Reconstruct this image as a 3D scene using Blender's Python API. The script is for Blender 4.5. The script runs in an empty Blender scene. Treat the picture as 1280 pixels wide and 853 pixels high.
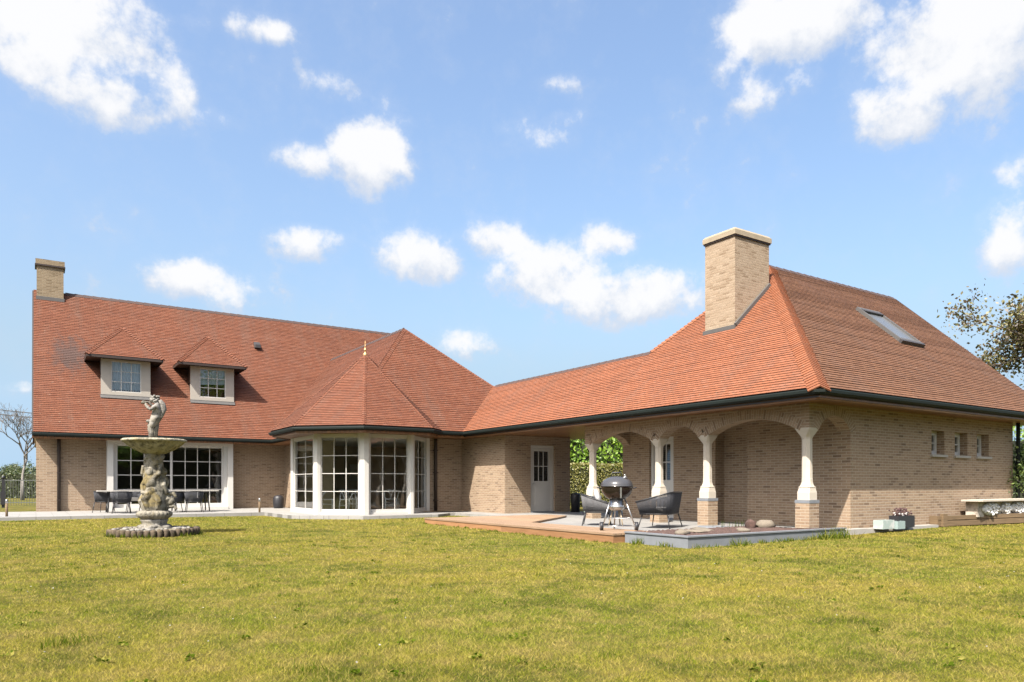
import bpy, bmesh, math, random
import numpy as np
from mathutils import Vector, Matrix
R=math.radians
scn=bpy.context.scene
COL=scn.collection
# ------------------------------------------------------------------ camera, sky, sun, exposure
cd=bpy.data.cameras.new('camera'); cam=bpy.data.objects.new('camera',cd); COL.objects.link(cam)
cd.sensor_width=36; cd.lens=906/1280*36; cd.shift_y=(607-426.5)/1280
cd.clip_end=3000; cd.clip_start=.05
CA,SA=.836,.549
cam.location=(0,0,1.05); cam.rotation_euler=(R(90),0,-math.atan2(SA,CA))
scn.camera=cam
SUN=Vector((-.71,-.41,1)).normalized()
sd=bpy.data.lights.new('sun','SUN'); sd.energy=5.0; sd.angle=R(.5); sd.color=(1,.93,.84)
so=bpy.data.objects.new('sun',sd); COL.objects.link(so); so.rotation_euler=SUN.to_track_quat('Z','Y').to_euler()
so.location=(-20,-10,30)
scn.view_settings.view_transform='Standard'; scn.view_settings.look='None'
scn.view_settings.exposure=1.3; scn.view_settings.gamma=1
scn.cycles.use_denoising=True
scn.cycles.max_bounces=8; scn.cycles.transparent_max_bounces=12
try: scn.cycles.denoiser='OPENIMAGEDENOISE'
except Exception: pass

W=bpy.data.worlds.new('World'); scn.world=W; W.use_nodes=True
def world():
    nt=W.node_tree; N=nt.nodes; L=nt.links; N.clear()
    def nd(t,**k):
        n=N.new(t)
        for a,b in k.items(): setattr(n,a,b)
        return n
    def M(op,a,b=None,c=None):
        n=nd('ShaderNodeMath',operation=op)
        for i,x in enumerate((a,b,c)):
            if x is None: continue
            if isinstance(x,(int,float)): n.inputs[i].default_value=x
            else: L.new(x,n.inputs[i])
        return n.outputs[0]
    sky=nd('ShaderNodeTexSky',sky_type='NISHITA'); sky.sun_disc=False
    sky.sun_elevation=math.asin(SUN.z); sky.sun_rotation=math.atan2(SUN.x,SUN.y)
    sky.air_density=1.3; sky.dust_density=6; sky.ozone_density=4; sky.altitude=0
    bg=nd('ShaderNodeBackground'); bg.inputs['Strength'].default_value=.122
    L.new(sky.outputs[0],bg.inputs[0])
    tc=nd('ShaderNodeTexCoord'); D=tc.outputs['Generated']
    # wobble
    n1=nd('ShaderNodeTexNoise'); n1.inputs['Scale'].default_value=9; n1.inputs['Detail'].default_value=8; n1.inputs['Roughness'].default_value=.62
    L.new(D,n1.inputs['Vector'])
    n2=nd('ShaderNodeTexNoise'); n2.inputs['Scale'].default_value=26; n2.inputs['Detail'].default_value=6; n2.inputs['Roughness'].default_value=.6
    L.new(D,n2.inputs['Vector'])
    n3=nd('ShaderNodeTexNoise'); n3.inputs['Scale'].default_value=70; n3.inputs['Detail'].default_value=5; n3.inputs['Roughness'].default_value=.6
    L.new(D,n3.inputs['Vector'])
    sx=nd('ShaderNodeSeparateXYZ'); L.new(D,sx.inputs[0])
    az=M('ARCTAN2',sx.outputs[0],sx.outputs[1]); el=M('ARCSINE',sx.outputs[2])
    f=906.
    def ae(u,v):
        d=Vector((CA*(u-640)/f+SA,-SA*(u-640)/f+CA,(607-v)/f)).normalized()
        return math.atan2(d.x,d.y),math.asin(d.z)
    clouds=[(70,25,165,75,1),(120,120,95,42,1),(60,75,70,45,1),(222,115,26,40,.75),(325,37,38,17,.75),(236,26,20,12,.5),
      (462,202,54,46,1),(385,200,48,20,.85),(383,305,52,21,.9),(235,350,62,26,.95),(285,368,40,24,.75),(522,324,58,32,1),(618,300,46,23,1),
      (690,345,70,42,1),(775,372,105,38,1),(752,302,42,24,.9),(575,435,46,18,.8),(660,176,48,18,.6),(708,150,22,9,.55),(700,105,24,8,.45),
      (1215,55,135,95,1),(1125,140,80,42,1),(1000,25,100,52,1),(945,120,32,22,.65),(915,75,24,34,.55),(1003,102,22,14,.55),
      (1262,300,42,50,.95),(1274,215,28,20,.6),(410,105,26,12,.42),(20,486,26,6,.4),(265,150,24,9,.42)]
    acc=None
    for (u,v,ru,rv,k) in clouds:
        ru*=1.12; rv*=1.15; a0,e0=ae(u,v); ra=abs(ae(u+ru,v)[0]-ae(u-ru,v)[0])/2; re=abs(ae(u,v-rv)[1]-ae(u,v+rv)[1])/2
        x=M('DIVIDE',M('SUBTRACT',az,a0),ra); y=M('DIVIDE',M('SUBTRACT',el,e0),re)
        q=M('MULTIPLY',M('SUBTRACT',1.0,M('ADD',M('MULTIPLY',x,x),M('MULTIPLY',y,y))),k*(1.6 if ru>60 else 1.25))
        q=M('MAXIMUM',q,-1.5)
        q=M('MULTIPLY',q,k) if k<.7 else q
        y2=M('SUBTRACT',y,.45); q2=M('MAXIMUM',M('SUBTRACT',1.0,M('ADD',M('MULTIPLY',x,x),M('MULTIPLY',y2,y2))),-1.5)
        acc2=q2 if acc is None else M('SMOOTH_MAX',acc2,q2,.35)
        acc=q if acc is None else M('SMOOTH_MAX',acc,q,.35) 
    dens=M('ADD',acc,M('MULTIPLY',M('SUBTRACT',n1.outputs[0],.5),3.3))
    dens=M('ADD',dens,M('MULTIPLY',M('SUBTRACT',n2.outputs[0],.5),2.8))
    dens=M('ADD',dens,M('MULTIPLY',M('SUBTRACT',n3.outputs[0],.5),1.0))
    mr=nd('ShaderNodeMapRange',interpolation_type='SMOOTHSTEP'); L.new(dens,mr.inputs[0])
    mr.inputs[1].default_value=-.15; mr.inputs[2].default_value=1.25
    # everywhere else: a few loose clouds
    veil=nd('ShaderNodeMapRange',interpolation_type='SMOOTHSTEP'); L.new(dens,veil.inputs[0]); veil.inputs[1].default_value=-.75; veil.inputs[2].default_value=.35; veil.inputs[4].default_value=.10
    core=nd('ShaderNodeMapRange',interpolation_type='SMOOTHSTEP'); L.new(M('ADD',acc2,M('ADD',M('MULTIPLY',M('SUBTRACT',n2.outputs[0],.5),3.0),M('MULTIPLY',M('SUBTRACT',n1.outputs[0],.5),2.0))),core.inputs[0]); core.inputs[1].default_value=-.35; core.inputs[2].default_value=.9
    mixc=nd('ShaderNodeMix',data_type='RGBA'); mixc.inputs[6].default_value=(.66,.72,.83,1); mixc.inputs[7].default_value=(.955,.955,.965,1)
    L.new(core.outputs[0],mixc.inputs[0])
    em=nd('ShaderNodeBackground'); em.inputs[1].default_value=.425; L.new(mixc.outputs[2],em.inputs[0])
    # pale haze low over the horizon
    hz=nd('ShaderNodeMapRange',interpolation_type='SMOOTHSTEP'); L.new(el,hz.inputs[0]); hz.inputs[1].default_value=.25; hz.inputs[2].default_value=.09; hz.inputs[3].default_value=0; hz.inputs[4].default_value=.95
    hb=nd('ShaderNodeBackground'); hb.inputs[0].default_value=(.527,.738,.956,1); hb.inputs[1].default_value=.405
    mh=nd('ShaderNodeMixShader'); L.new(hz.outputs[0],mh.inputs[0]); L.new(bg.outputs[0],mh.inputs[1]); L.new(hb.outputs[0],mh.inputs[2])
    mx=nd('ShaderNodeMixShader'); L.new(M('MAXIMUM',M('MULTIPLY',mr.outputs[0],.97),veil.outputs[0]),mx.inputs[0]); L.new(mh.outputs[0],mx.inputs[1]); L.new(em.outputs[0],mx.inputs[2])
    o=nd('ShaderNodeOutputWorld'); L.new(mx.outputs[0],o.inputs[0])
world()
W.cycles.sampling_method='MANUAL'; W.cycles.sample_map_resolution=512

# ------------------------------------------------------------------ materials
def mat(name): 
    m=bpy.data.materials.new(name); m.use_nodes=True
    return m
KA=.68
class NT:
    def __init__(s,name):
        s.m=mat(name); s.t=s.m.node_tree; s.N=s.t.nodes; s.L=s.t.links
        s.b=s.N['Principled BSDF']; s.out=s.N['Material Output']
    def nd(s,t,**k):
        n=s.N.new(t)
        for a,b in k.items(): setattr(n,a,b)
        return n
    def put(s,sock,x):
        if isinstance(x,(int,float)): sock.default_value=x
        elif isinstance(x,(tuple,list)): sock.default_value=tuple(x)+((1,) if len(x)==3 and len(sock.default_value)==4 else ())
        else: s.L.new(x,sock)
    def math(s,op,a,b=None,c=None):
        n=s.nd('ShaderNodeMath',operation=op)
        for i,x in enumerate((a,b,c)):
            if x is not None: s.put(n.inputs[i],x)
        return n.outputs[0]
    def mix(s,f,a,b,bt='MIX'):
        n=s.nd('ShaderNodeMix',data_type='RGBA',blend_type=bt); s.put(n.inputs[0],f); s.put(n.inputs[6],a); s.put(n.inputs[7],b); return n.outputs[2]
    def noise(s,v,scale,detail=4,rough=.55,out=0,dist=0):
        n=s.nd('ShaderNodeTexNoise'); n.inputs['Scale'].default_value=scale; n.inputs['Detail'].default_value=detail
        n.inputs['Roughness'].default_value=rough; n.inputs['Distortion'].default_value=dist
        s.L.new(v,n.inputs['Vector']); return n.outputs[out]
    def ramp(s,f,stops,interp='LINEAR'):
        n=s.nd('ShaderNodeValToRGB'); cr=n.color_ramp; cr.interpolation=interp
        while len(cr.elements)<len(stops): cr.elements.new(.5)
        for e,(p,c) in zip(cr.elements,stops):
            e.position=p; e.color=(tuple(c)+(1,)) if not isinstance(c,(int,float)) else (c,c,c,1)
        s.L.new(f,n.inputs[0]); return n.outputs[0]
    def geo(s): return s.nd('ShaderNodeNewGeometry').outputs['Position']
    def obj(s): return s.nd('ShaderNodeTexCoord').outputs['Object']
    def uv(s): return s.nd('ShaderNodeTexCoord').outputs['UV']
    def scale(s,v,sc):
        n=s.nd('ShaderNodeVectorMath',operation='MULTIPLY'); s.L.new(v,n.inputs[0]); n.inputs[1].default_value=sc; return n.outputs[0]
    def bump(s,h,dist=.01,strength=1,normal=None):
        n=s.nd('ShaderNodeBump'); n.inputs['Distance'].default_value=dist; n.inputs['Strength'].default_value=strength
        s.put(n.inputs['Height'],h)
        if normal is not None: s.L.new(normal,n.inputs['Normal'])
        return n.outputs[0]
    def set(s,color=None,rough=None,normal=None,metal=None,spec=None):
        if color is not None:
            K=KA
            s.put(s.b.inputs['Base Color'],s.mix(1.0,color,(K,K,K),'MULTIPLY'))
        if rough is not None: s.put(s.b.inputs['Roughness'],rough)
        if normal is not None: s.L.new(normal,s.b.inputs['Normal'])
        if metal is not None: s.b.inputs['Metallic'].default_value=metal
        if spec is not None: s.b.inputs['Specular IOR Level'].default_value=spec
        return s.m
def brickid(s,uv,w,h,mortar,smooth=.1):
    n=s.nd('ShaderNodeTexBrick'); s.L.new(uv,n.inputs['Vector'])
    n.inputs['Color1'].default_value=(0,0,0,1); n.inputs['Color2'].default_value=(1,1,1,1); n.inputs['Mortar'].default_value=(.5,.5,.5,1)
    n.inputs['Scale'].default_value=1; n.inputs['Mortar Size'].default_value=mortar; n.inputs['Mortar Smooth'].default_value=smooth
    n.inputs['Brick Width'].default_value=w; n.inputs['Row Height'].default_value=h
    return n.outputs['Color'],n.outputs['Fac']
def m_simple(name,c,rough=.6,metal=0,var=.12,sc=6,bump=.0,spec=.5):
    s=NT(name); p=s.geo(); n=s.noise(p,sc,5)
    c2=tuple(min(1,x*(1+var)) for x in c); c1=tuple(x*(1-var) for x in c)
    col=s.mix(n,c1,c2)
    nm=s.bump(s.noise(p,sc*8,4),bump,1) if bump else None
    return s.set(col,rough,nm,metal,spec)
def m_brick(name,ramp_stops,mortar=(.42,.35,.265),w=.215,h=.0615,ms=.0075):
    s=NT(name); uv=s.uv(); p=s.geo()
    # wobble uv slightly so that courses are not ruler-straight
    cid,fac=brickid(s,uv,w,h,ms,.25)
    col=s.ramp(cid,ramp_stops)
    st=s.noise(s.scale(uv,(6,26,1)),1.0,5,.65)
    col=s.mix(s.ramp(st,[(.42,0.0),(.75,.5)]),col,(.19,.135,.10))
    fine=s.noise(p,70,4,.7)
    col=s.mix(.55,col,s.mix(fine,(.45,.45,.45),(1.3,1.3,1.3)),'MULTIPLY')
    big=s.noise(p,.55,4)
    col=s.mix(.5,col,s.mix(big,(.86,.84,.80),(1.14,1.13,1.12)),'MULTIPLY')
    mcol=s.mix(s.noise(p,9,4),mortar,tuple(x*1.2 for x in mortar))
    col=s.mix(fac,col,mcol)
    hgt=s.math('SUBTRACT',s.math('MULTIPLY',fine,.35),s.math('MULTIPLY',fac,1.0))
    return s.set(col,.92,s.bump(hgt,.006,.9),spec=.2)
brk_stops=[(0,(0.231,0.160,0.110)),(.12,(0.357,0.250,0.167)),(.4,(0.404,0.292,0.195)),(.75,(0.441,0.325,0.220)),(1,(0.394,0.275,0.189))]
M_brick=m_brick('beige_brick',brk_stops)
M_brickC=m_brick('chimney_brick',[(0,(.28,.20,.135)),(.3,(.39,.295,.21)),(1,(.44,.345,.255))],mortar=(.36,.29,.20))
def m_tile(name,stops,dirt=.5):
    s=NT(name); uv=s.uv(); p=s.geo()
    cid,fac=brickid(s,uv,.16,.092,.0022,.2)
    col=s.ramp(cid,stops)
    big=s.noise(p,.45,5,.6); mid=s.noise(p,2.2,5,.65); fine=s.noise(p,45,4,.7)
    col=s.mix(.8,col,s.mix(big,(.74,.76,.78),(1.22,1.20,1.16)),'MULTIPLY')
    col=s.mix(s.math('MULTIPLY',s.ramp(mid,[(.5,0),(.78,1)]),.35*dirt*2),col,(.20,.10,.07))
    col=s.mix(.5,col,s.mix(fine,(.55,.55,.55),(1.3,1.3,1.3)),'MULTIPLY')
    stk=s.noise(s.scale(uv,(1.6,.22,1)),1.0,6,.65)
    col=s.mix(s.ramp(stk,[(.5,0),(.72,.38)]),col,(.15,.095,.07))
    spk=s.noise(p,13,3,.6)
    col=s.mix(s.ramp(spk,[(.62,0),(.72,.35)]),col,(.30,.26,.20))
    # soot stain on the slope under the left chimney
    vs=s.nd('ShaderNodeVectorMath',operation='DISTANCE'); s.L.new(s.scale(p,(1,1,.62)),vs.inputs[0]); vs.inputs[1].default_value=(1.15,32.65,6.15*.62)
    d=s.math('ADD',vs.outputs['Value'],s.math('MULTIPLY',s.math('SUBTRACT',s.noise(s.scale(p,(3,3,1.2)),1.6,6,.7),.5),2.3))
    st=s.ramp(d,[(.30,1),(.85,0)])
    col=s.mix(s.math('MULTIPLY',st,.8),col,(.075,.055,.05))
    col=s.mix(s.math('MULTIPLY',fac,.75),col,(.10,.055,.04))
    hg=s.math('SUBTRACT',s.math('ADD',s.math('MULTIPLY',cid,.9),s.math('MULTIPLY',fine,.3)),fac)
    return s.set(col,.8,s.bump(hg,.007,.9),spec=.3)
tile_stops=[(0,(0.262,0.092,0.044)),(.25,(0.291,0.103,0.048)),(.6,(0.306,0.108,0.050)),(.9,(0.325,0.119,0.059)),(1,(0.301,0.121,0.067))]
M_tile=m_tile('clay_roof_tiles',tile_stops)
M_tiledk=m_tile('darker_clay_roof_tiles',[(0,(0.158,0.051,0.025)),(.3,(0.178,0.060,0.029)),(.6,(0.187,0.064,0.031)),(.9,(0.206,0.074,0.038)),(1,(0.187,0.073,0.043))],.6)  # darker tile tone for the main, wing, bay and dormer roofs
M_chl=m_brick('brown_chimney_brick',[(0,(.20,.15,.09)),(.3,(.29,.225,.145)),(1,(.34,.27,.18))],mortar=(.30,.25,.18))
M_tileb=m_tile('brown_clay_roof_tiles',[(0,(0.145,0.065,0.032)),(.3,(0.165,0.076,0.038)),(.6,(0.178,0.082,0.041)),(.9,(0.200,0.094,0.048)),(1,(0.180,0.089,0.050))],.6)  # darker, browner tile tone for the south slope of the porch wing
M_hip=m_tile('clay_hip_tiles',[(0,(0.280,0.098,0.044)),(.5,(0.320,0.116,0.053)),(1,(0.345,0.130,0.063))],.3)
M_ridge=m_simple('ridge_tiles',(.07,.042,.036),.8,var=.3,sc=5)
def m_white(name,c=(.66,.64,.595),sc=1):
    s=NT(name); p=s.geo(); n=s.noise(p,3,5)
    return s.set(s.mix(n,tuple(x*.92 for x in c),c),.55,s.bump(s.noise(p,40,3),.0015,.6))
M_white=m_white('white_painted_frame')
M_dormer=m_white('cream_painted_boards',(.46,.42,.36))
M_stonec=m_simple('cream_cast_stone',(.58,.52,.43),.85,var=.12,sc=4,bump=.002)
M_cap=m_simple('weathered_chimney_cap',(.34,.28,.195),.9,var=.25,sc=5,bump=.004)
M_blue=m_simple('blue_limestone',(.20,.215,.235),.75,var=.25,sc=5,bump=.002)
M_gutter=m_simple('dark_green_gutter',(.008,.014,.012),.7,var=.3,sc=2,spec=.25)
M_brown=m_simple('dark_brown_board',(.035,.02,.014),.6,var=.3)
def m_wood(name,c1,c2,vec=(1,12,1),rough=.5,plank=.12,axis='x'):
    s=NT(name); p=s.geo(); 
    n=s.noise(s.scale(p,vec),2.2,6,.65,dist=.6)
    col=s.mix(s.ramp(n,[(.3,0),(.7,1)]),c1,c2)
    sx=s.nd('ShaderNodeSeparateXYZ'); s.L.new(p,sx.inputs[0]); ax={'x':0,'y':1,'z':2}[axis]
    q=s.math('DIVIDE',sx.outputs[ax],plank); fr=s.math('FRACT',q)
    gap=s.math('LESS_THAN',fr,min(.06,.008/plank))
    wn=s.nd('ShaderNodeTexWhiteNoise',noise_dimensions='1D'); s.L.new(s.math('FLOOR',q),wn.inputs['W'])
    col=s.mix(.45,col,s.mix(wn.outputs['Value'],(.6,.6,.6),(1.25,1.25,1.25)),'MULTIPLY')
    col=s.mix(gap,col,(.03,.018,.012))
    return s.set(col,rough,s.bump(s.math('SUBTRACT',s.math('MULTIPLY',n,.2),gap),.004,.8))
M_soffit=m_wood('varnished_soffit_boards',(.16,.065,.022),(.32,.145,.05),(10,1,1),.4,.11,'x')
M_deck=m_wood('cedar_deck_boards',(.32,.20,.115),(.43,.29,.18),(10,.8,1),.65,.14,'x')
M_deckside=m_wood('cedar_deck_fascia',(.28,.135,.055),(.40,.21,.095),(1,1,14),.6,7.0,'y')
M_timber=m_wood('weathered_timber',(.13,.085,.042),(.24,.16,.085),(1,1,16),.8,3.3,'x')
def m_glass():
    s=NT('window_glass'); s.N.remove(s.b)
    fr=s.nd('ShaderNodeFresnel'); fr.inputs['IOR'].default_value=1.5
    g=s.nd('ShaderNodeBsdfGlossy'); g.inputs['Roughness'].default_value=.015; g.inputs['Color'].default_value=(.95,.97,1,1)
    nm=s.bump(s.noise(s.geo(),1.3,2),.02,.25); s.L.new(nm,g.inputs['Normal'])
    t=s.nd('ShaderNodeBsdfTransparent'); t.inputs['Color'].default_value=(.95,.97,.96,1)
    mx=s.nd('ShaderNodeMixShader'); s.L.new(s.math('MULTIPLY_ADD',fr.outputs[0],1.4,.035),mx.inputs[0]); s.L.new(t.outputs[0],mx.inputs[1]); s.L.new(g.outputs[0],mx.inputs[2])
    s.L.new(mx.outputs[0],s.out.inputs[0]); return s.m
M_glass=m_glass()
def m_slab(name,c1,c2,w,h,mort=(.16,.155,.14)):
    s=NT(name); p=s.geo(); cid,fac=brickid(s,p,w,h,.008,.2)
    col=s.mix(cid,c1,c2); col=s.mix(s.ramp(s.noise(p,2.5,6,.7),[(.35,.0),(.7,.45)]),col,tuple(x*.6 for x in c1)); col=s.mix(fac,col,mort)
    return s.set(col,.85,s.bump(s.math('SUBTRACT',s.math('MULTIPLY',s.noise(p,50,3),.2),fac),.004,.7))
M_slab=m_slab('pale_concrete_slabs',(.32,.31,.29),(.36,.35,.325),.9,.6)
M_patio=m_slab('grey_patio_slabs',(.27,.265,.255),(.34,.33,.31),.6,.6)
M_conc=m_simple('pale_concrete',(.40,.38,.345),.9,var=.15,sc=5,bump=.003)
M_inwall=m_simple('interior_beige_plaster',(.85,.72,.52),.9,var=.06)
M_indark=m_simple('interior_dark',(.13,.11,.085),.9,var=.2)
M_floorin=m_simple('interior_oak_floor',(.60,.46,.30),.5,var=.15)
M_ceil=m_simple('interior_ceiling_white',(1.0,.97,.9),.9,var=.03)
M_curtain=m_simple('pale_blue_curtain',(.62,.70,.78),.9,var=.1,sc=2)
M_blackm=m_simple('black_metal',(.02,.02,.022),.45,var=.2)
M_rope=m_simple('charcoal_rope',(.045,.047,.055),.85,var=.35,sc=30,bump=.004)
M_ropel=m_simple('grey_rope',(.12,.12,.125),.85,var=.35,sc=30,bump=.004)
M_cush=m_simple('pale_cushion',(.60,.59,.58),.95,var=.05,sc=8)
M_seatc=m_simple('grey_seat_cushion',(.28,.27,.26),.95,var=.08,sc=8)
M_alu=m_simple('brushed_aluminium',(.62,.62,.62),.3,.9,var=.05)
M_lid=m_simple('grey_enamel_lid',(.07,.07,.074),.22,0,var=.08)
M_bowl=m_simple('dark_enamel_bowl',(.03,.022,.018),.10,.35,var=.1)
M_gold=m_simple('gilded_finial',(.75,.50,.22),.45,.8,var=.05)
M_lead=m_simple('lead_flashing',(.11,.105,.10),.6,.1,var=.2,sc=9)
M_vent=m_simple('dark_vent',(.05,.045,.045),.6)
M_black=m_simple('black_plastic',(.025,.025,.03),.5)
M_ttop=m_simple('pale_stone_tabletop',(.50,.47,.42),.5,var=.15)
M_chairw=m_simple('white_lacquered_wood',(1.15,1.15,1.1),.4,var=.04)
M_soil=m_simple('bark_mulch_soil',(.13,.075,.06),.98,var=.6,sc=14,bump=.03)
M_rock=m_simple('flagstone',(0.204,0.172,0.130),.9,var=.25,sc=7,bump=.01)
def m_fstone(name,base=(.25,.23,.185),lich=(.19,.14,.035),dark=(.045,.042,.035),lf=.75):
    s=NT(name); p=s.geo()
    a=s.noise(p,3.2,6,.65); b=s.noise(p,9,6,.7); c=s.noise(p,2.1,5,.6,out=0,dist=1.0)
    col=s.mix(s.ramp(a,[(.35,0),(.65,1)]),base,tuple(min(1,x*1.35) for x in base))
    col=s.mix(s.math('MULTIPLY',s.ramp(c,[(.48,0),(.6,1)]),lf),col,lich)
    col=s.mix(s.math('MULTIPLY',s.ramp(b,[(.47,0),(.62,1)]),.8),col,dark)
    return s.set(col,.92,s.bump(b,.012,.9),spec=.2)
M_fst=m_fstone('weathered_fountain_stone')
M_fstw=m_fstone('whitish_weathered_stone',(.27,.255,.23),(.19,.155,.07),(.06,.056,.05),.4)
M_fdark=m_fstone('mossy_dark_edging',(.115,.088,.062),(.11,.10,.04),(.035,.03,.025),.5)
M_bark=m_simple('bark',(.16,.125,.095),.95,var=.35,sc=9,bump=.02)
M_barkg=m_simple('grey_bark',(.24,.22,.20),.95,var=.3,sc=9,bump=.02)
def m_leaf(name,cols,trans=.35,rough=.55,gl=.045):
    s=NT(name); s.N.remove(s.b)
    at=s.nd('ShaderNodeAttribute',attribute_name='rnd'); 
    col=s.ramp(at.outputs['Fac'],[(p_,tuple(x*.8 for x in c_)) for p_,c_ in cols])
    col=s.mix(.6,col,s.mix(s.noise(s.geo(),1.2,3),(.7,.72,.7),(1.25,1.22,1.2)),'MULTIPLY')
    d=s.nd('ShaderNodeBsdfDiffuse'); t=s.nd('ShaderNodeBsdfTranslucent'); g=s.nd('ShaderNodeBsdfGlossy'); g.inputs['Roughness'].default_value=rough
    g.inputs['Color'].default_value=(1,1,1,1)
    s.L.new(col,d.inputs[0]); s.L.new(s.mix(1,col,(1.1,1.25,.7),'MULTIPLY'),t.inputs[0])
    m1=s.nd('ShaderNodeMixShader'); m1.inputs[0].default_value=trans; s.L.new(d.outputs[0],m1.inputs[1]); s.L.new(t.outputs[0],m1.inputs[2])
    m2=s.nd('ShaderNodeMixShader'); m2.inputs[0].default_value=gl; s.L.new(m1.outputs[0],m2.inputs[1]); s.L.new(g.outputs[0],m2.inputs[2])
    s.L.new(m2.outputs[0],s.out.inputs[0]); return s.m
M_lfb=m_leaf('bright_laurel_leaves',[(0,(.10,.20,.02)),(.5,(.22,.38,.035)),(1,(.36,.50,.07))],.4)
M_lfh=m_leaf('olive_hedge_leaves',[(0,(.055,.075,.012)),(.6,(.12,.14,.025)),(1,(.20,.20,.04))],.2)
M_lfr=m_leaf('bronze_green_leaves',[(0,(.07,.04,.02)),(.4,(.12,.085,.03)),(.7,(.16,.15,.04)),(1,(.22,.20,.05))],.3)
M_lfd=m_leaf('dark_shrub_leaves',[(0,(.04,.07,.015)),(.6,(.10,.16,.03)),(1,(.22,.28,.06))],.3)
M_lff=m_leaf('far_foliage',[(0,(.045,.065,.02)),(.6,(.08,.11,.032)),(1,(.13,.15,.06))],.25)
M_lfg=m_leaf('fresh_green_leaves',[(0,(.09,.16,.02)),(.6,(.18,.30,.04)),(1,(.28,.40,.06))],.35)
def lawn_col(s,p):
    big=s.noise(p,.32,5,.6); mid=s.noise(p,2.6,7,.75); fin=s.noise(p,9,5,.7)
    c=s.mix(s.ramp(big,[(.38,0),(.62,1)]),(.140,.170,.018),(.255,.225,.036))
    c=s.mix(s.ramp(mid,[(.46,0),(.62,.65)]),c,(.32,.25,.095))
    c=s.mix(s.ramp(s.noise(s.scale(p,(1,1,1)),.9,6,.7,dist=.8),[(.52,0),(.62,.8)]),c,(.055,.085,.006))
    return c,fin
def m_lawn():
    s=NT('lawn_ground'); p=s.geo(); c,f=lawn_col(s,p); c=s.mix(.45,c,(.10,.075,.03))
    c=s.mix(.8,c,s.mix(f,(.5,.5,.5),(1.3,1.3,1.25)),'MULTIPLY')
    c=s.mix(.4,c,s.mix(s.noise(p,60,4,.8),(.4,.4,.4),(1.35,1.35,1.3)),'MULTIPLY')
    return s.set(c,.95,s.bump(s.noise(p,40,5,.8),.03,.8),spec=.1)
M_lawn=m_lawn()
def m_grass():
    s=NT('grass_blades'); s.N.remove(s.b); p=s.geo(); c,f=lawn_col(s,p)
    at=s.nd('ShaderNodeAttribute',attribute_name='rnd').outputs['Fac']
    c=s.mix(s.ramp(at,[(.55,0),(1,.8)]),c,(.35,.28,.105))
    c=s.mix(s.ramp(at,[(0,.7),(.35,0)]),c,(.055,.095,.006))
    c=s.mix(1,c,(1.15,1.12,1.0),'MULTIPLY')
    d=s.nd('ShaderNodeBsdfDiffuse'); t=s.nd('ShaderNodeBsdfTranslucent'); s.L.new(c,d.inputs[0]); s.L.new(c,t.inputs[0])
    m1=s.nd('ShaderNodeMixShader'); m1.inputs[0].default_value=.35; s.L.new(d.outputs[0],m1.inputs[1]); s.L.new(t.outputs[0],m1.inputs[2])
    s.L.new(m1.outputs[0],s.out.inputs[0]); return s.m
M_grass=m_grass()

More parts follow.
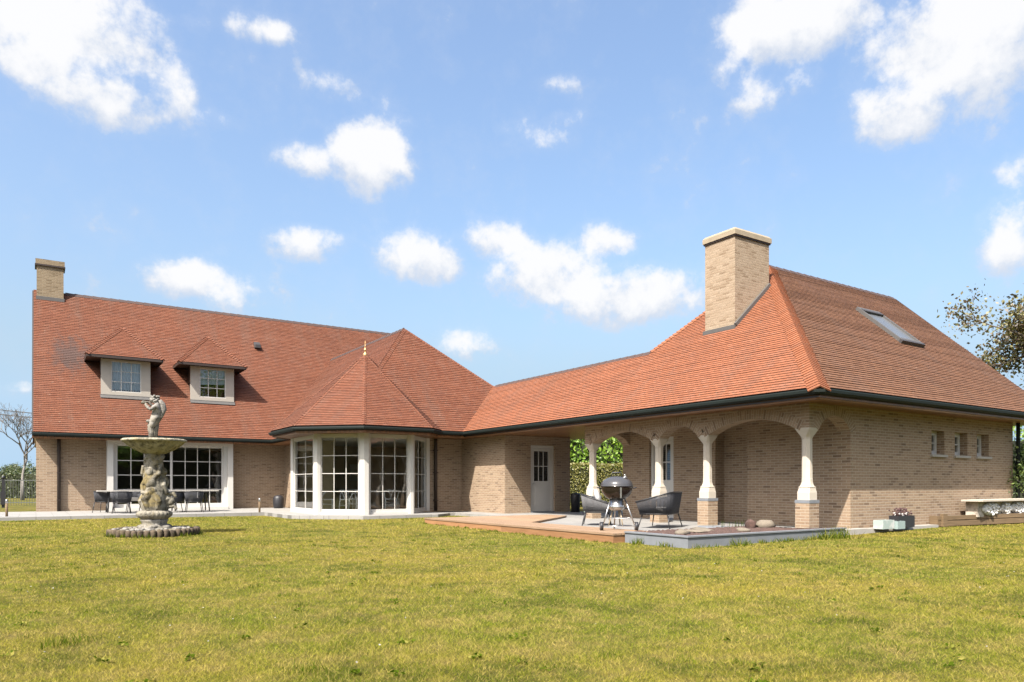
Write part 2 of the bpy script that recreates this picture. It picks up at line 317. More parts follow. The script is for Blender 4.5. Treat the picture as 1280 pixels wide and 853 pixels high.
# ------------------------------------------------------------------ mesh builder
class MB:
    def __init__(s): s.v=[]; s.f=[]; s.uv=[]; s.mi=[]; s.sm=[]
    def face(s,pts,uv=None,mi=0,sm=False):
        i=len(s.v); s.v+= [tuple(p) for p in pts]; s.f.append(tuple(range(i,i+len(pts)))); s.uv.append(uv); s.mi.append(mi); s.sm.append(sm)
    def box(s,a0,a1,b0,b1,z0,z1,mi=0):
        if a0>a1:a0,a1=a1,a0
        if b0>b1:b0,b1=b1,b0
        P=[(a0,b0,z0),(a1,b0,z0),(a1,b1,z0),(a0,b1,z0),(a0,b0,z1),(a1,b0,z1),(a1,b1,z1),(a0,b1,z1)]
        for q in ((0,3,2,1),(4,5,6,7),(0,1,5,4),(1,2,6,5),(2,3,7,6),(3,0,4,7)): s.face([P[k] for k in q],mi=mi)
    def xbox(s,o,dx,dy,dz,sx,sy,sz,mi=0):
        """box centred on o with axes dx,dy,dz and full sizes"""
        o=Vector(o); X=Vector(dx).normalized()*sx/2; Y=Vector(dy).normalized()*sy/2; Z=Vector(dz).normalized()*sz/2
        P=[o-X-Y-Z,o+X-Y-Z,o+X+Y-Z,o-X+Y-Z,o-X-Y+Z,o+X-Y+Z,o+X+Y+Z,o-X+Y+Z]
        for q in ((0,3,2,1),(4,5,6,7),(0,1,5,4),(1,2,6,5),(2,3,7,6),(3,0,4,7)): s.face([P[k] for k in q],mi=mi)
    def bar(s,p,q,w,h,mi=0,up=(0,0,1)):
        p=Vector(p);q=Vector(q);d=(q-p); L=d.length; d.normalize(); u=Vector(up)
        if abs(d.dot(u))>.98: u=Vector((1,0,0))
        x=d.cross(u).normalized(); y=x.cross(d).normalized()
        s.xbox((p+q)/2,x,y,d,w,h,L,mi)
    def tube(s,pts,rads,n=8,mi=0,cap=True,sm=True):
        pts=[Vector(p) for p in pts]
        if not isinstance(rads,(list,tuple)): rads=[rads]*len(pts)
        rings=[]; prev=None
        for i,p in enumerate(pts):
            if i==0:t=pts[1]-p
            elif i==len(pts)-1:t=p-pts[i-1]
            else:t=pts[i+1]-pts[i-1]
            t=t.normalized() if t.length>1e-9 else Vector((0,0,1))
            if prev is None:
                u=t.cross(Vector((0,0,1)) if abs(t.z)<.9 else Vector((1,0,0))).normalized()
            else:
                u=(prev-t*prev.dot(t)); u=u.normalized() if u.length>1e-6 else t.orthogonal().normalized()
            prev=u; w=t.cross(u)
            b=len(s.v); s.v+=[tuple(p+(u*math.cos(2*math.pi*k/n)+w*math.sin(2*math.pi*k/n))*rads[i]) for k in range(n)]; rings.append(b)
        for i in range(len(rings)-1):
            for k in range(n):
                s.f.append((rings[i]+k,rings[i]+(k+1)%n,rings[i+1]+(k+1)%n,rings[i+1]+k)); s.uv.append(None); s.mi.append(mi); s.sm.append(sm)
        if cap:
            for b,rev in ((rings[0],True),(rings[-1],False)):
                l=tuple(range(b,b+n)); s.f.append(l[::-1] if rev else l); s.uv.append(None); s.mi.append(mi); s.sm.append(False)
    def lathe(s,prof,c=(0,0,0),n=32,mi=0,sm=True,fn=None,ang=0,flat=1):
        """prof: list of (r,z); fn(theta,r,z)->r"""
        c=Vector(c); rings=[]
        for (r,z) in prof:
            b=len(s.v)
            for k in range(n):
                th=2*math.pi*k/n+ang; rr=fn(th,r,z) if fn else r
                s.v.append((c.x+rr*math.cos(th),c.y+rr*math.sin(th),c.z+z))
            rings.append(b)
        for i in range(len(rings)-1):
            for k in range(n):
                s.f.append((rings[i]+k,rings[i]+(k+1)%n,rings[i+1]+(k+1)%n,rings[i+1]+k)); s.uv.append(None); s.mi.append(mi); s.sm.append(sm)
        for b,rev in ((rings[0],True),(rings[-1],False)):
            l=tuple(range(b,b+n)); s.f.append(l[::-1] if rev else l); s.uv.append(None); s.mi.append(mi); s.sm.append(False)
    def prism(s,poly,z0,z1,mi=0):
        ar=sum(poly[i][0]*poly[(i+1)%len(poly)][1]-poly[(i+1)%len(poly)][0]*poly[i][1] for i in range(len(poly)))
        if ar<0: poly=poly[::-1]
        s.face([(x,y,z1) for x,y in poly],mi=mi); s.face([(x,y,z0) for x,y in poly][::-1],mi=mi)
        for i in range(len(poly)):
            (x0,y0),(x1,y1)=poly[i],poly[(i+1)%len(poly)]; s.face([(x0,y0,z0),(x1,y1,z0),(x1,y1,z1),(x0,y0,z1)],mi=mi)
    def blob(s,c,r,n=8,m=6,mi=0,rng=None,am=0):
        c=Vector(c); r=Vector(r) if not isinstance(r,(int,float)) else Vector((r,r,r))
        rows=[]
        for i in range(m+1):
            ph=math.pi*i/m; b=len(s.v)
            for k in range(n):
                th=2*math.pi*k/n; q=1+(rng.uniform(-am,am) if rng and 0<i<m else 0)
                s.v.append((c.x+r.x*q*math.sin(ph)*math.cos(th),c.y+r.y*q*math.sin(ph)*math.sin(th),c.z-r.z*q*math.cos(ph)))
            rows.append(b)
        for i in range(m):
            for k in range(n):
                s.f.append((rows[i]+k,rows[i]+(k+1)%n,rows[i+1]+(k+1)%n,rows[i+1]+k)); s.uv.append(None); s.mi.append(mi); s.sm.append(True)
    def build(s,name,mats,parent=None,loc=None,fix=False):
        me=bpy.data.meshes.new(name)
        V=s.v
        if loc is not None: V=[(x-loc[0],y-loc[1],z-loc[2]) for x,y,z in V]
        me.from_pydata(V,[],s.f); 
        if not isinstance(mats,(list,tuple)): mats=[mats]
        for m in mats: me.materials.append(m)
        uvl=me.uv_layers.new(name='UVMap'); data=np.zeros(len(me.loops)*2,dtype=np.float32); k=0
        for fi,f in enumerate(s.f):
            uv=s.uv[fi]
            if uv is None:
                P=[Vector(s.v[i]) for i in f]
                n=Vector((0,0,0))
                for i in range(len(P)): n+=(P[i]-P[0]).cross(P[(i+1)%len(P)]-P[0])
                if n.length>1e-12: n.normalize()
                if abs(n.z)>.97: uv=[(p.x,p.y) for p in P]
                else:
                    t=Vector((-n.y,n.x,0)).normalized(); w=n.cross(t)
                    uv=[(p.dot(t),p.dot(w)) for p in P]
            for q in uv: data[k]=q[0]; data[k+1]=q[1]; k+=2
        uvl.data.foreach_set('uv',data)
        me.polygons.foreach_set('material_index',s.mi); me.polygons.foreach_set('use_smooth',s.sm)
        me.update()
        if fix:
            bm=bmesh.new(); bm.from_mesh(me); bmesh.ops.remove_doubles(bm,verts=bm.verts,dist=1e-5); bmesh.ops.recalc_face_normals(bm,faces=bm.faces); bm.to_mesh(me); bm.free()
        o=bpy.data.objects.new(name,me); COL.objects.link(o)
        if parent: o.parent=parent; 
        if loc is not None: o.location=Vector(loc)-(parent_loc(parent) if parent else Vector((0,0,0)))
        elif parent: 
            o.location=-parent_loc(parent)
        return o
def parent_loc(p):
    l=Vector((0,0,0))
    while p is not None: l+=p.location; p=p.parent
    return l
def tag(o,label=None,cat=None,group=None,kind=None):
    if label:o['label']=label
    if cat:o['category']=cat
    if group:o['group']=group
    if kind:o['kind']=kind
    return o
def empty(name,loc,rz=0):
    o=bpy.data.objects.new(name,None); COL.objects.link(o); o.location=loc; o.rotation_euler=(0,0,rz); o.empty_display_size=.2; return o
def copy_tree(o,parent=None):
    c=o.copy(); COL.objects.link(c)
    if parent is not None: c.parent=parent
    for ch in [x for x in bpy.data.objects if x.parent==o]: copy_tree(ch,c)
    return c
def local_build(mb,name,mats,parent,fix=False):
    """mesh given in the parent's own coordinates"""
    o=mb.build(name,mats,None,fix=fix); o.parent=parent; return o

# ------------------------------------------------------------------ ground
def lawn_h(x,y):
    # gentle undulation; rises a little towards the right of the garden
    h=.012*math.sin(x*.5+1)+.012*math.sin(y*.43)
    t=min(1,max(0,(x-13.5)/5)); h+=.07*t*t*(3-2*t)
    return h
def ground():
    xs=list(np.arange(-14,32.01,.5)); ys=list(np.arange(-2,30.01,.5))
    xs=[-1500,-400,-120,-50,-25]+xs+[45,80,200,600,1500]; ys=[-1500,-400,-100,-30,-10]+ys+[34,45,80,200,600,1500]
    nx,ny=len(xs),len(ys); v=[(x,y,lawn_h(x,y) if -14<=x<=32 and -2<=y<=30 else (.0 if x<20 else .07)) for y in ys for x in xs]
    f=[(j*nx+i,j*nx+i+1,(j+1)*nx+i+1,(j+1)*nx+i) for j in range(ny-1) for i in range(nx-1)]
    me=bpy.data.meshes.new('lawn'); me.from_pydata(v,[],f); me.materials.append(M_lawn)
    for p in me.polygons: p.use_smooth=True
    o=bpy.data.objects.new('lawn',me); COL.objects.link(o); tag(o,kind='structure')
ground()
BAYP=[(6.75,26.2),(6.75,23.0),(8.45,21.25),(11.05,21.25),(11.9,22.0),(12.1,22.0)]
path_poly=[(-6,26.2),(6.75,26.2)]+BAYP[1:]+[(12.1,18.0),(13.9,18.0),(13.9,24.0),(12,24.5),(9.5,25.5),(9.5,31.6),(-6,31.6)]
m=MB(); m.prism(path_poly,-.1,.10); tag(m.build('path',M_slab),kind='structure')
patio_poly=[(9.95,10.35),(9.95,17.9),(13.2,17.9),(13.2,18.0),(13.9,18.0),(13.9,20.6),(24,20.6),(24,16.35),(14.9,16.35),(14.9,9.1),(13.0,9.1),(13.0,10.35)]
m=MB(); m.prism(patio_poly,-.1,.104); tag(m.build('patio',M_patio),kind='structure')
m=MB(); m.prism([(14.9,8.82),(17.9,8.82),(17.9,9.04),(14.9,9.04)],-.1,.115); m.prism([(13.7,8.80),(14.897,8.80),(14.897,9.04),(13.7,9.04)],-.1,.125)
tag(m.build('concrete_strip',M_conc),kind='structure')
m=MB(); m.prism([(18,24),(60,24),(60,40),(18,44)],-.1,.03); tag(m.build('driveway',M_conc),kind='structure')

# ------------------------------------------------------------------ house
house=empty('house',(0,31,0))
tag(house,'long beige brick house with red clay tile roofs, bay window, dormers and arched porch','house')
ZE=2.93; ZS=2.745
def clip(poly,axis,val,keep_ge):
    out=[]
    for i in range(len(poly)):
        p,q=poly[i],poly[(i+1)%len(poly)]
        pi=(p[axis]>=val-1e-9) if keep_ge else (p[axis]<=val+1e-9); qi=(q[axis]>=val-1e-9) if keep_ge else (q[axis]<=val+1e-9)
        if pi: out.append(p)
        if pi!=qi:
            t=(val-p[axis])/(q[axis]-p[axis]); out.append((p[0]+(q[0]-p[0])*t,p[1]+(q[1]-p[1])*t))
    return out
rr=random.Random(5)
M_tedge=m_simple('tile_butt_edges',(.11,.048,.03),.9,var=.4,sc=8)
def roof_plane(mb,poly,s=.092,lift=.014,zbase=ZE,mi=0):
    P=[Vector(p) for p in poly]; n=Vector((0,0,0))
    for i in range(len(P)): n+=(P[i]-P[0]).cross(P[(i+1)%len(P)]-P[0])
    n.normalize()
    if n.z<0: n=-n
    t=Vector((-n.y,n.x,0)).normalized(); w=n.cross(t)
    if w.z<0: t=-t; w=-w
    v0=None
    base=zbase/ w.z if w.z else 0
    # choose origin so v=0 at zbase
    o=P[0]; off=o.dot(w)-(o.z-zbase)/w.z
    q=[(p.dot(t),p.dot(w)-off) for p in P]
    pn=P[0].dot(n)
    def W3(u,v,h): return t*u+w*(v+off)+n*(pn+h)
    vmax=max(x[1] for x in q); vmin=min(x[1] for x in q)
    k0=int(math.floor(vmin/s+1e-6)); k=k0
    while k*s<vmax-1e-4:
        a=k*s;b=a+s; pl=clip(clip(q,1,a,True),1,b,False) if len(q)>2 else []
        if len(pl)>=3:
            lf=lift*rr.uniform(.75,1.25)
            f=lambda v:lf*(1-(v-a)/s)
            mb.face([W3(u,v,f(v)) for u,v in pl],uv=[(u,v) for u,v in pl],mi=mi)
            bot=sorted([u for u,v in pl if abs(v-a)<1e-6])
            if len(bot)>=2:
                u0,u1=bot[0],bot[-1]
                mb.face([W3(u0,a,-.002),W3(u1,a,-.002),W3(u1,a,lf),W3(u0,a,lf)],uv=[(u0,a+.03),(u1,a+.03),(u1,a+.05),(u0,a+.05)],mi=1)
        k+=1
    return n
def hip(mb,p0,p1,n1,n2,wid=.12,step=.13,lift=.03,up=.03):
    p0=Vector(p0);p1=Vector(p1);d=p1-p0;L=d.length;d.normalize()
    n1=n1.normalized();n2=n2.normalized(); nn=(n1+n2).normalized()
    l=n1.cross(d).normalized(); 
    if l.dot(n1-n2)<0: l=-l
    r_=n2.cross(d).normalized()
    if r_.dot(n2-n1)<0: r_=-r_
    k=0; N=int(L/step)
    for k in range(N):
        a=p0+d*(k*step); b=p0+d*((k+1)*step+.01)
        j=rr.uniform(.9,1.1)
        al=a+l*wid*j+n1*(lift*.9); ar=a+r_*wid*j+n2*(lift*.9); am=a+nn*(lift+up)
        bl=b+l*wid*j+n1*.006; br=b+r_*wid*j+n2*.006; bm=b+nn*(.01+up*.7)
        u=k*.17
        mb.face([al,am,bm,bl],uv=[(u+.02,.02),(u+.02,.09),(u+.15,.09),(u+.15,.02)]); mb.face([am,ar,br,bm],uv=[(u+.02,.02),(u+.02,.09),(u+.15,.09),(u+.15,.02)])
        mb.face([al,a+l*wid*j,a,am]); mb.face([am,a,a+r_*wid*j,ar])
def nrm(poly):
    P=[Vector(p) for p in poly]; n=(P[1]-P[0]).cross(P[2]-P[0]).normalized(); return n if n.z>0 else -n
def mk_roof(planes,label=None):
    m=MB(); ns=[roof_plane(m,p) for p in planes]; o=m.build('roof',[M_tiledk,M_tedge],house)
    return o,ns
# main house
A=(-.08,30.3,ZE);B=(18.6,30.3,ZE);C=(15.6,34.7,8.87);D_=(-.08,34.7,8.87);E_=(18.6,39.1,ZE);F_=(-.08,39.1,ZE)
r1,n=mk_roof([[A,B,C,D_],[B,E_,C],[F_,E_,C,D_][::-1]])
m=MB(); hip(m,B,C,n[0],n[1]); m.build('hip_tiles',M_tiledk,r1)
m=MB(); hip(m,(1.0,34.7,8.87),C,n[0],n[2],.13,.32,.02,.025); m.build('ridge_tiles',M_ridge,r1)
m=MB(); m.bar((-.1,30.35,2.90),(-.1,34.7,8.80),.05,.10); m.bar((-.1,39.05,2.90),(-.1,34.7,8.80),.05,.10); m.build('verge_board',M_brown,r1)
# wing
w1=(8.08,22.1,ZE);w2=(17.2,22.1,ZE);pk=(11.6,25.09,6.96);w3=(11.6,33.4,6.96);w4=(8.08,33.4,ZE);w5=(17.2,33.4,ZE)
r2,n=mk_roof([[w1,pk,w3,w4],[w1,w2,pk],[w2,w5,w3,pk]])
m=MB(); hip(m,w1,pk,n[0],n[1],.11,.11,.025,.01); hip(m,w2,pk,n[1],n[2],.08,.11,.02,.01); m.build('hip_tiles',M_tiledk,r2)
m=MB(); hip(m,pk,w3,n[0],n[2],.12,.32,.02,.025); m.build('ridge_tiles',M_ridge,r2)
# bay roof (octagon)
oc=(9.76,24.35); apx=(9.76,24.35,5.70); RO=3.14
oct_=[]
for k in range(8):
    th=R(22.5+45*k); oct_.append((oc[0]+RO*math.cos(th),oc[1]+RO*math.sin(th)))
# corners by angle: 0:22.5 ... W/NW =157.5 (k=3), W/SW=202.5(k=4), S/SW=247.5(k=5), S/SE=292.5(k=6), E/SE(k=7)
pl=[]
ocz=[(x,y,ZE+.02) for x,y in oct_]
ocz[3]=(6.86,25.9,ZE+.02); ocz[2]=(8.3,27.34,ZE+.02)
pls=[[ocz[k],ocz[(k+1)%8],apx] for k in range(8)]
m=MB(); ns=[]
for p in pls: ns.append(roof_plane(m,p,zbase=ZE+.02))
r3=m.build('roof',[M_tiledk,M_tedge],house); r3['label']='small eight-sided pointed roof over the bay window'
m=MB()
for k in range(8): hip(m,ocz[(k+1)%8],apx,ns[k],ns[(k+1)%8],.07,.105,.022,.006)
m.build('hip_tiles',M_tiledk,r3)
m=MB(); m.lathe([(.085,-.08),(.07,.02),(.022,.06),(.018,.11),(.045,.14),(.05,.17),(.022,.20),(.014,.26),(.024,.28),(.014,.31),(.009,.38),(.003,.50)],apx,16)
f_=m.build('finial',M_gold,r3)
# porch / garage wing and link
g1=(12.47,8.31,ZE);g2=(17.24,13.08,7.223);g3=(14.57,15.0,4.82);g4=(12.47,15.0,ZE);g5=(14.58,23.5,4.829);g6=(12.47,22.1,ZE)
s2=(23.35,8.31,ZE);s3=(23.65,13.08,7.223);n1_=(12.47,16.5,ZE);n2_=(23.5,16.5,ZE)
m=MB(); nW=roof_plane(m,[g1,g2,g3,g4]); roof_plane(m,[g4,g3,g5,g6])
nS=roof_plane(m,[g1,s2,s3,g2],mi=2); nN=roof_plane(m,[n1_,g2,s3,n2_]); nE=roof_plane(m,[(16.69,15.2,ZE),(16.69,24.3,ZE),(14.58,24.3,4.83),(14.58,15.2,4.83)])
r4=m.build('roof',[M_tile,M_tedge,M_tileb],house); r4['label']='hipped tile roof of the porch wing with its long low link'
m=MB(); hip(m,g1,g2,nW,nS,.22,.105,.03,.0); hip(m,g3,g2,nW,nN,.10); m.build('hip_tiles',M_hip,r4)
m=MB(); hip(m,g2,s3,nS,nN,.13,.32,.02,.025); m.build('ridge_tiles',M_ridge,r4)
m=MB(); hip(m,g3,g5,nW,nE,.12,.32,.015,.02); m.build('ridge_tiles',M_ridge,r4)
m=MB(); m.bar((23.38,8.4,2.88),(23.68,13.08,7.16),.05,.12); m.bar((23.52,16.4,2.88),(23.68,13.08,7.16),.05,.12); m.build('verge_board',M_brown,r4)

# gutters: sweep along the eave
def sweep(mb,line,prof,closed=False):
    """prof: list of (inset,z) ; inset measured to the left of travel"""
    L=[Vector((p[0],p[1])) for p in line]; off=[]
    for i,p in enumerate(L):
        d0=(p-L[i-1]).normalized() if i>0 else None; d1=(L[i+1]-p).normalized() if i<len(L)-1 else None
        if d0 is None: n=Vector((-d1.y,d1.x))
        elif d1 is None: n=Vector((-d0.y,d0.x))
        else:
            n0=Vector((-d0.y,d0.x)); n1=Vector((-d1.y,d1.x)); n=(n0+n1); n=n/ (n.length_squared/2) if n.length>1e-6 else n0
        off.append(n)
    for i in range(len(L)-1):
        for j in range(len(prof)-1):
            (a,z0),(b,z1)=prof[j],prof[j+1]
            p0=L[i]+off[i]*a;p1=L[i+1]+off[i+1]*a;q0=L[i]+off[i]*b;q1=L[i+1]+off[i+1]*b
            mb.face([(p0.x,p0.y,z0),(p1.x,p1.y,z0),(q1.x,q1.y,z1),(q0.x,q0.y,z1)])
    for i in (0,len(L)-1):
        mb.face([((L[i]+off[i]*a).x,(L[i]+off[i]*a).y,z) for a,z in prof])
bayline=[(8.08,27.12),(6.86,25.9),(6.86,23.15),(8.56,21.45),(10.96,21.45),(11.61,22.1)]
eave_line=[(-.12,30.3),(8.08,30.3)]+bayline+[(12.47,22.1),(12.47,8.42),(12.58,8.31),(23.45,8.31)]
gp=[(.16,2.80),(-.01,2.80),(-.045,2.835),(-.05,2.885),(-.04,2.905),(-.005,2.905),(.01,2.86),(.14,2.86)]
gp=[(a,z) for a,z in gp]
m=MB(); sweep(m,eave_line,gp); m.build('gutter',M_gutter,house)
up_=[(.03,2.862),(.03,2.945),(.06,2.945)]
m=MB(); sweep(m,eave_line,up_); m.build('eaves_filler',M_brown,house)
bp=[(.10,2.80),(.10,2.735),(.13,2.715),(.16,2.715),(.16,2.744)]
m=MB(); sweep(m,eave_line,bp); m.build('fascia_board',M_soffit,house)
# second run of gutter round the back
m=MB(); sweep(m,[(23.5,16.5),(16.69,16.5),(16.69,22.5)],gp); m.build('gutter',M_gutter,house)
# soffit sheet
sof=[(-.05,30.35),(8.13,30.35),(8.13,27.1),(6.93,25.87),(6.93,23.18),(8.59,21.52),(10.93,21.52),(11.58,22.17),(12.54,22.17),(12.54,8.38),(23.35,8.38),(23.45,16.45),(16.64,16.45),(16.64,22.2),(17.1,22.2),(17.1,30.35),(18.5,30.35),(18.5,39.0),(-.05,39.0)]
m=MB(); m.prism(sof,ZS,ZS+.03); m.build('soffit',M_soffit,house)

# walls
def wall(mb,p0,p1,th,z0,z1,ops=()):
    """wall from p0 to p1 (axis aligned or not); th to the left side of travel; ops: (s0,s1,z0,z1)"""
    p0=Vector((p0[0],p0[1],0));p1=Vector((p1[0],p1[1],0));d=(p1-p0);L=d.length;d.normalize();n=Vector((-d.y,d.x,0))
    cuts=sorted(set([0,L]+[o[0] for o in ops]+[o[1] for o in ops]))
    def seg(s0,s1,a,b):
        if s1-s0<1e-5 or b-a<1e-5: return
        c=p0+d*(s0+s1)/2+n*th/2+Vector((0,0,(a+b)/2)); mb.xbox(c,d,n,(0,0,1),s1-s0,abs(th),b-a)
    for i in range(len(cuts)-1):
        s0,s1=cuts[i],cuts[i+1]; mid=(s0+s1)/2; o=[q for q in ops if q[0]<mid<q[1]]
        if not o: seg(s0,s1,z0,z1)
        else: seg(s0,s1,z0,o[0][2]); seg(s0,s1,o[0][3],z1)
ZT=2.742
m=MB(); wall(m,(.0,31.4),(2.22,31.4),.3,-.1,ZT); wall(m,(6.72,31.4),(9.2,31.4),.3,-.1,ZT)
wall(m,(2.22,31.4),(6.72,31.4),.3,2.70,ZT)
m.build('wall',M_brick,house)
m=MB()   # gable and back of the main house
wall(m,(.0,38.4),(.0,31.65),.3,-.1,ZT); m.v=[(x if True else x,y,z) for x,y,z in m.v]
wall(m,(18,38.4),(0,38.4),.3,-.1,ZT); wall(m,(18,31.4),(18,38.4),.3,-.1,ZT); wall(m,(13.5,31.4),(18,31.4),.3,-.1,ZT)
P=[(.0,30.9,ZS+.035),(.0,38.5,ZS+.035),(.0,34.7,8.7),(.0,34.6,8.7)]
m.face([(.0,30.9,2.78),(.0,38.5,2.78),(.0,34.7,7.85+.9)][::-1]); m.face([(.3,30.9,2.78),(.3,38.5,2.78),(.3,34.7,8.75)])
m.build('wall',M_brick,house)
m=MB(); wall(m,(8.95,31.4),(8.95,26.4),.3,-.1,ZT); wall(m,(8.95,26.4),(7.9,26.4),-.25,-.1,ZT)   # west wall of the wing
m.build('wall',M_brick,house)
m=MB(); wall(m,(11.84,23.5),(13.2,23.5),.3,-.1,ZT); wall(m,(13.2,23.5),(13.2,20.54),.3,-.1,ZT)
wall(m,(13.5,20.54),(15.98,20.54),.3,-.1,ZT,[(.76,1.80,-.05,2.44)]); wall(m,(15.98,20.84),(15.98,31.4),.3,-.1,ZT)
m.build('wall',M_brick,house)
# garage walls
m=MB(); wall(m,(14.65,9.04),(22.3,9.04),.3,-.1,ZT,[(18.02-14.65,18.62-14.65,1.80,2.38),(19.14-14.65,19.86-14.65-.08,1.80,2.38),(20.28-14.65,21.06-14.65-.14,1.80,2.38)])
wall(m,(22.3,9.34),(22.3,16.28),.3,-.1,ZT); wall(m,(22.3,16.28),(14.65,16.28),.3,-.1,ZT)
# porch back wall with a shallow niche and door opening
wall(m,(14.95,15.98),(14.95,9.34),.0001,-.1,-.09)
wall(m,(14.65,15.98),(14.65,15.16),.3,-.1,ZT); wall(m,(14.65,14.22),(14.65,12.75),.3,-.1,ZT); wall(m,(14.65,15.16),(14.65,14.22),.3,2.40,ZT)
wall(m,(14.97,12.75),(14.97,11.75),.3,-.1,ZT); wall(m,(14.65,11.75),(14.65,9.34),.3,-.1,ZT)
m.box(14.95,15.27,12.75,13.0,-.1,ZT); m.box(14.95,15.27,11.5,11.75,-.1,ZT)
m.face([(22.3,9.1,2.78),(22.6,16.2,2.78),(22.5,13.08,6.9)]); m.build('wall',M_brick,house)
# gable infill right
# arcade
def arch_z(s,s0,s1,zs,zc):
    c=(s1-s0)/2; h=zc-zs; r=(c*c+h*h)/(2*h); x=s-(s0+s1)/2; return zc-r+math.sqrt(max(0,r*r-x*x))
def arcade(mb,ring,p0,d,n,total,arches,zs,zc,th):
    """front plane through p0 along d; n = inward normal"""
    p0=Vector(p0);d=Vector(d);n=Vector(n)
    ss=[0.0]
    def P(s,z,k): q=p0+d*s+n*(th*k); return (q.x,q.y,z)
    def solid(a,b): 
        q=[P(a,0,0),P(b,0,0),P(b,0,1),P(a,0,1)]; mb.prism([(x,y) for x,y,_ in q],zs,ZT)
    last=0
    for (a,b) in arches:
        ring=MB(); rings_.append(ring)
        if a>last: solid(last,a)
        N=16
        for i in range(N):
            sa=a+(b-a)*i/N; sb=a+(b-a)*(i+1)/N; za=arch_z(sa,a,b,zs,zc); zb=arch_z(sb,a,b,zs,zc)
            mb.face([P(sa,za,0),P(sb,zb,0),P(sb,ZT,0),P(sa,ZT,0)]); mb.face([P(sb,zb,1),P(sa,za,1),P(sa,ZT,1),P(sb,ZT,1)])
            mb.face([P(sa,za,0),P(sa,za,1),P(sb,zb,1),P(sb,zb,0)],uv=[(0,sa),(th,sa),(th,sb),(0,sb)])
            # ring of upright bricks on the face
        c=(b-a)/2; h=zc-zs; r=(c*c+h*h)/(2*h); cz=zc-r; am=math.asin(c/r)*1.10
        K=20
        for i in range(K):
            t0=-am+2*am*i/K; t1=-am+2*am*(i+1)/K
            for side,k in ((-.005/th,0),):
                q=[]; uv=[]
                for (t,rad) in ((t0,r+.002),(t1,r+.002),(t1,r+.21),(t0,r+.21)):
                    s=(a+b)/2+rad*math.sin(t); z=cz+rad*math.cos(t); z=min(z,ZT-.002); q.append(P(s,z,side)); uv.append((rad-r,t*r))
                ring.face(q if k==0 else q[::-1],uv=uv)
        last=b
    if total>last: solid(last,total)
rings_=[]
m=MB(); rg=None
arcade(m,rg,(13.2,9.04,0),(0,1,0),(1,0,0),7.24,[(.33,2.66),(3.0,4.26),(4.60,6.91)],2.24,2.51,.32)
arcade(m,rg,(13.52,9.04,0),(1,0,0),(0,1,0),1.13,[(.02,1.12)],2.24,2.52,.30)
arcade(m,rg,(13.52,16.28,0),(1,0,0),(0,-1,0),1.13,[(.02,1.12)],2.24,2.52,.30)
aw=m.build('arcade_wall',M_brick,house); [q_.build('arch_ring',M_brick,aw) for q_ in rings_]
# columns
def column(b,base=True):
    c=(13.365,b)
    m=MB(); n8=8; a0=R(22.5)
    def sq(h0,h1,r0,r1,ch=0): pass
    def octring(r,z,ch): # square half-size r with corner chamfer ch
        k=r-ch; return [(c[0]+x,c[1]+y,z) for x,y in ((r,-k),(r,k),(k,r),(-k,r),(-r,k),(-r,-k),(-k,-r),(k,-r))]
    prof=[(.145,.75,.02),(.145,.90,.02),(.14,.94,.03),(.135,1.0,.04),(.128,1.005,.045),(.14,1.008,.035),(.14,1.022,.035),(.126,1.025,.05),(.112,1.07,.055),(.104,1.12,.06),(.1025,1.17,.06),(.1035,1.18,.06),(.100,1.19,.058),(.096,2.02,.056),(.104,2.03,.06),(.104,2.045,.06),(.11,2.06,.06),(.165,2.20,.02),(.17,2.239,.004)]
    rings=[octring(*p) for p in prof]
    for i in range(len(rings)-1):
        for k in range(8): m.face([rings[i][k],rings[i][(k+1)%8],rings[i+1][(k+1)%8],rings[i+1][k]])
    m.face(rings[-1]); o=m.build('column',M_stonec,house,loc=(c[0],c[1],.1))
    m=MB(); m.box(c[0]-.165,c[0]+.165,c[1]-.165,c[1]+.165,-.1,.685); m.build('plinth',M_brick,o)
    m=MB(); m.box(c[0]-.172,c[0]+.172,c[1]-.172,c[1]+.172,.685,.75); m.build('plinth_cap',M_blue,o)
for b in (9.205,11.87,13.47,16.12): column(b)
m=MB(); 
# chimneys
m.box(14.85,16.2,12.29,13.27,4.6,7.40); ch=m.build('chimney',M_brickC,house); ch['label']='tall broad brick chimney on the porch wing roof'
m=MB(); m.box(14.82,16.23,12.26,13.30,7.40,7.44); m.build('chimney_shadow_course',M_brown,ch)
m=MB(); 
m.prism([(14.80,12.24),(16.25,12.24),(16.25,13.32),(14.80,13.32)],7.44,7.56)
for q in ([(14.80,12.24,7.56),(16.25,12.24,7.56),(16.2,12.29,7.62),(14.85,12.29,7.62)],[(16.25,12.24,7.56),(16.25,13.32,7.56),(16.2,13.27,7.62),(16.2,12.29,7.62)],[(16.25,13.32,7.56),(14.80,13.32,7.56),(14.85,13.27,7.62),(16.2,13.27,7.62)],[(14.80,13.32,7.56),(14.80,12.24,7.56),(14.85,12.29,7.62),(14.85,13.27,7.62)],[(14.85,12.29,7.62),(16.2,12.29,7.62),(16.2,13.27,7.62),(14.85,13.27,7.62)]): m.face(q)
m.build('chimney_cap',M_cap,ch)
m=MB()
z=lambda a:2.93+.9*(a-12.47)
m.bar((14.84,12.26,z(14.84)+.06),(16.2,12.26,z(16.2)+.06),.06,.10); 
m.box(14.79,14.86,12.25,13.30,z(14.8)-.02,z(14.85)+.06); m.build('flashing',M_lead,ch)
m=MB(); m.box(.02,.93,34.4,35.1,8.0,9.80); c2=m.build('chimney',M_chl,house); c2['label']='small brick chimney at the left end of the main ridge'
m=MB(); m.box(-.04,.99,34.34,35.16,9.80,9.86,0); m.build('chimney_shadow_course',M_brown,c2)
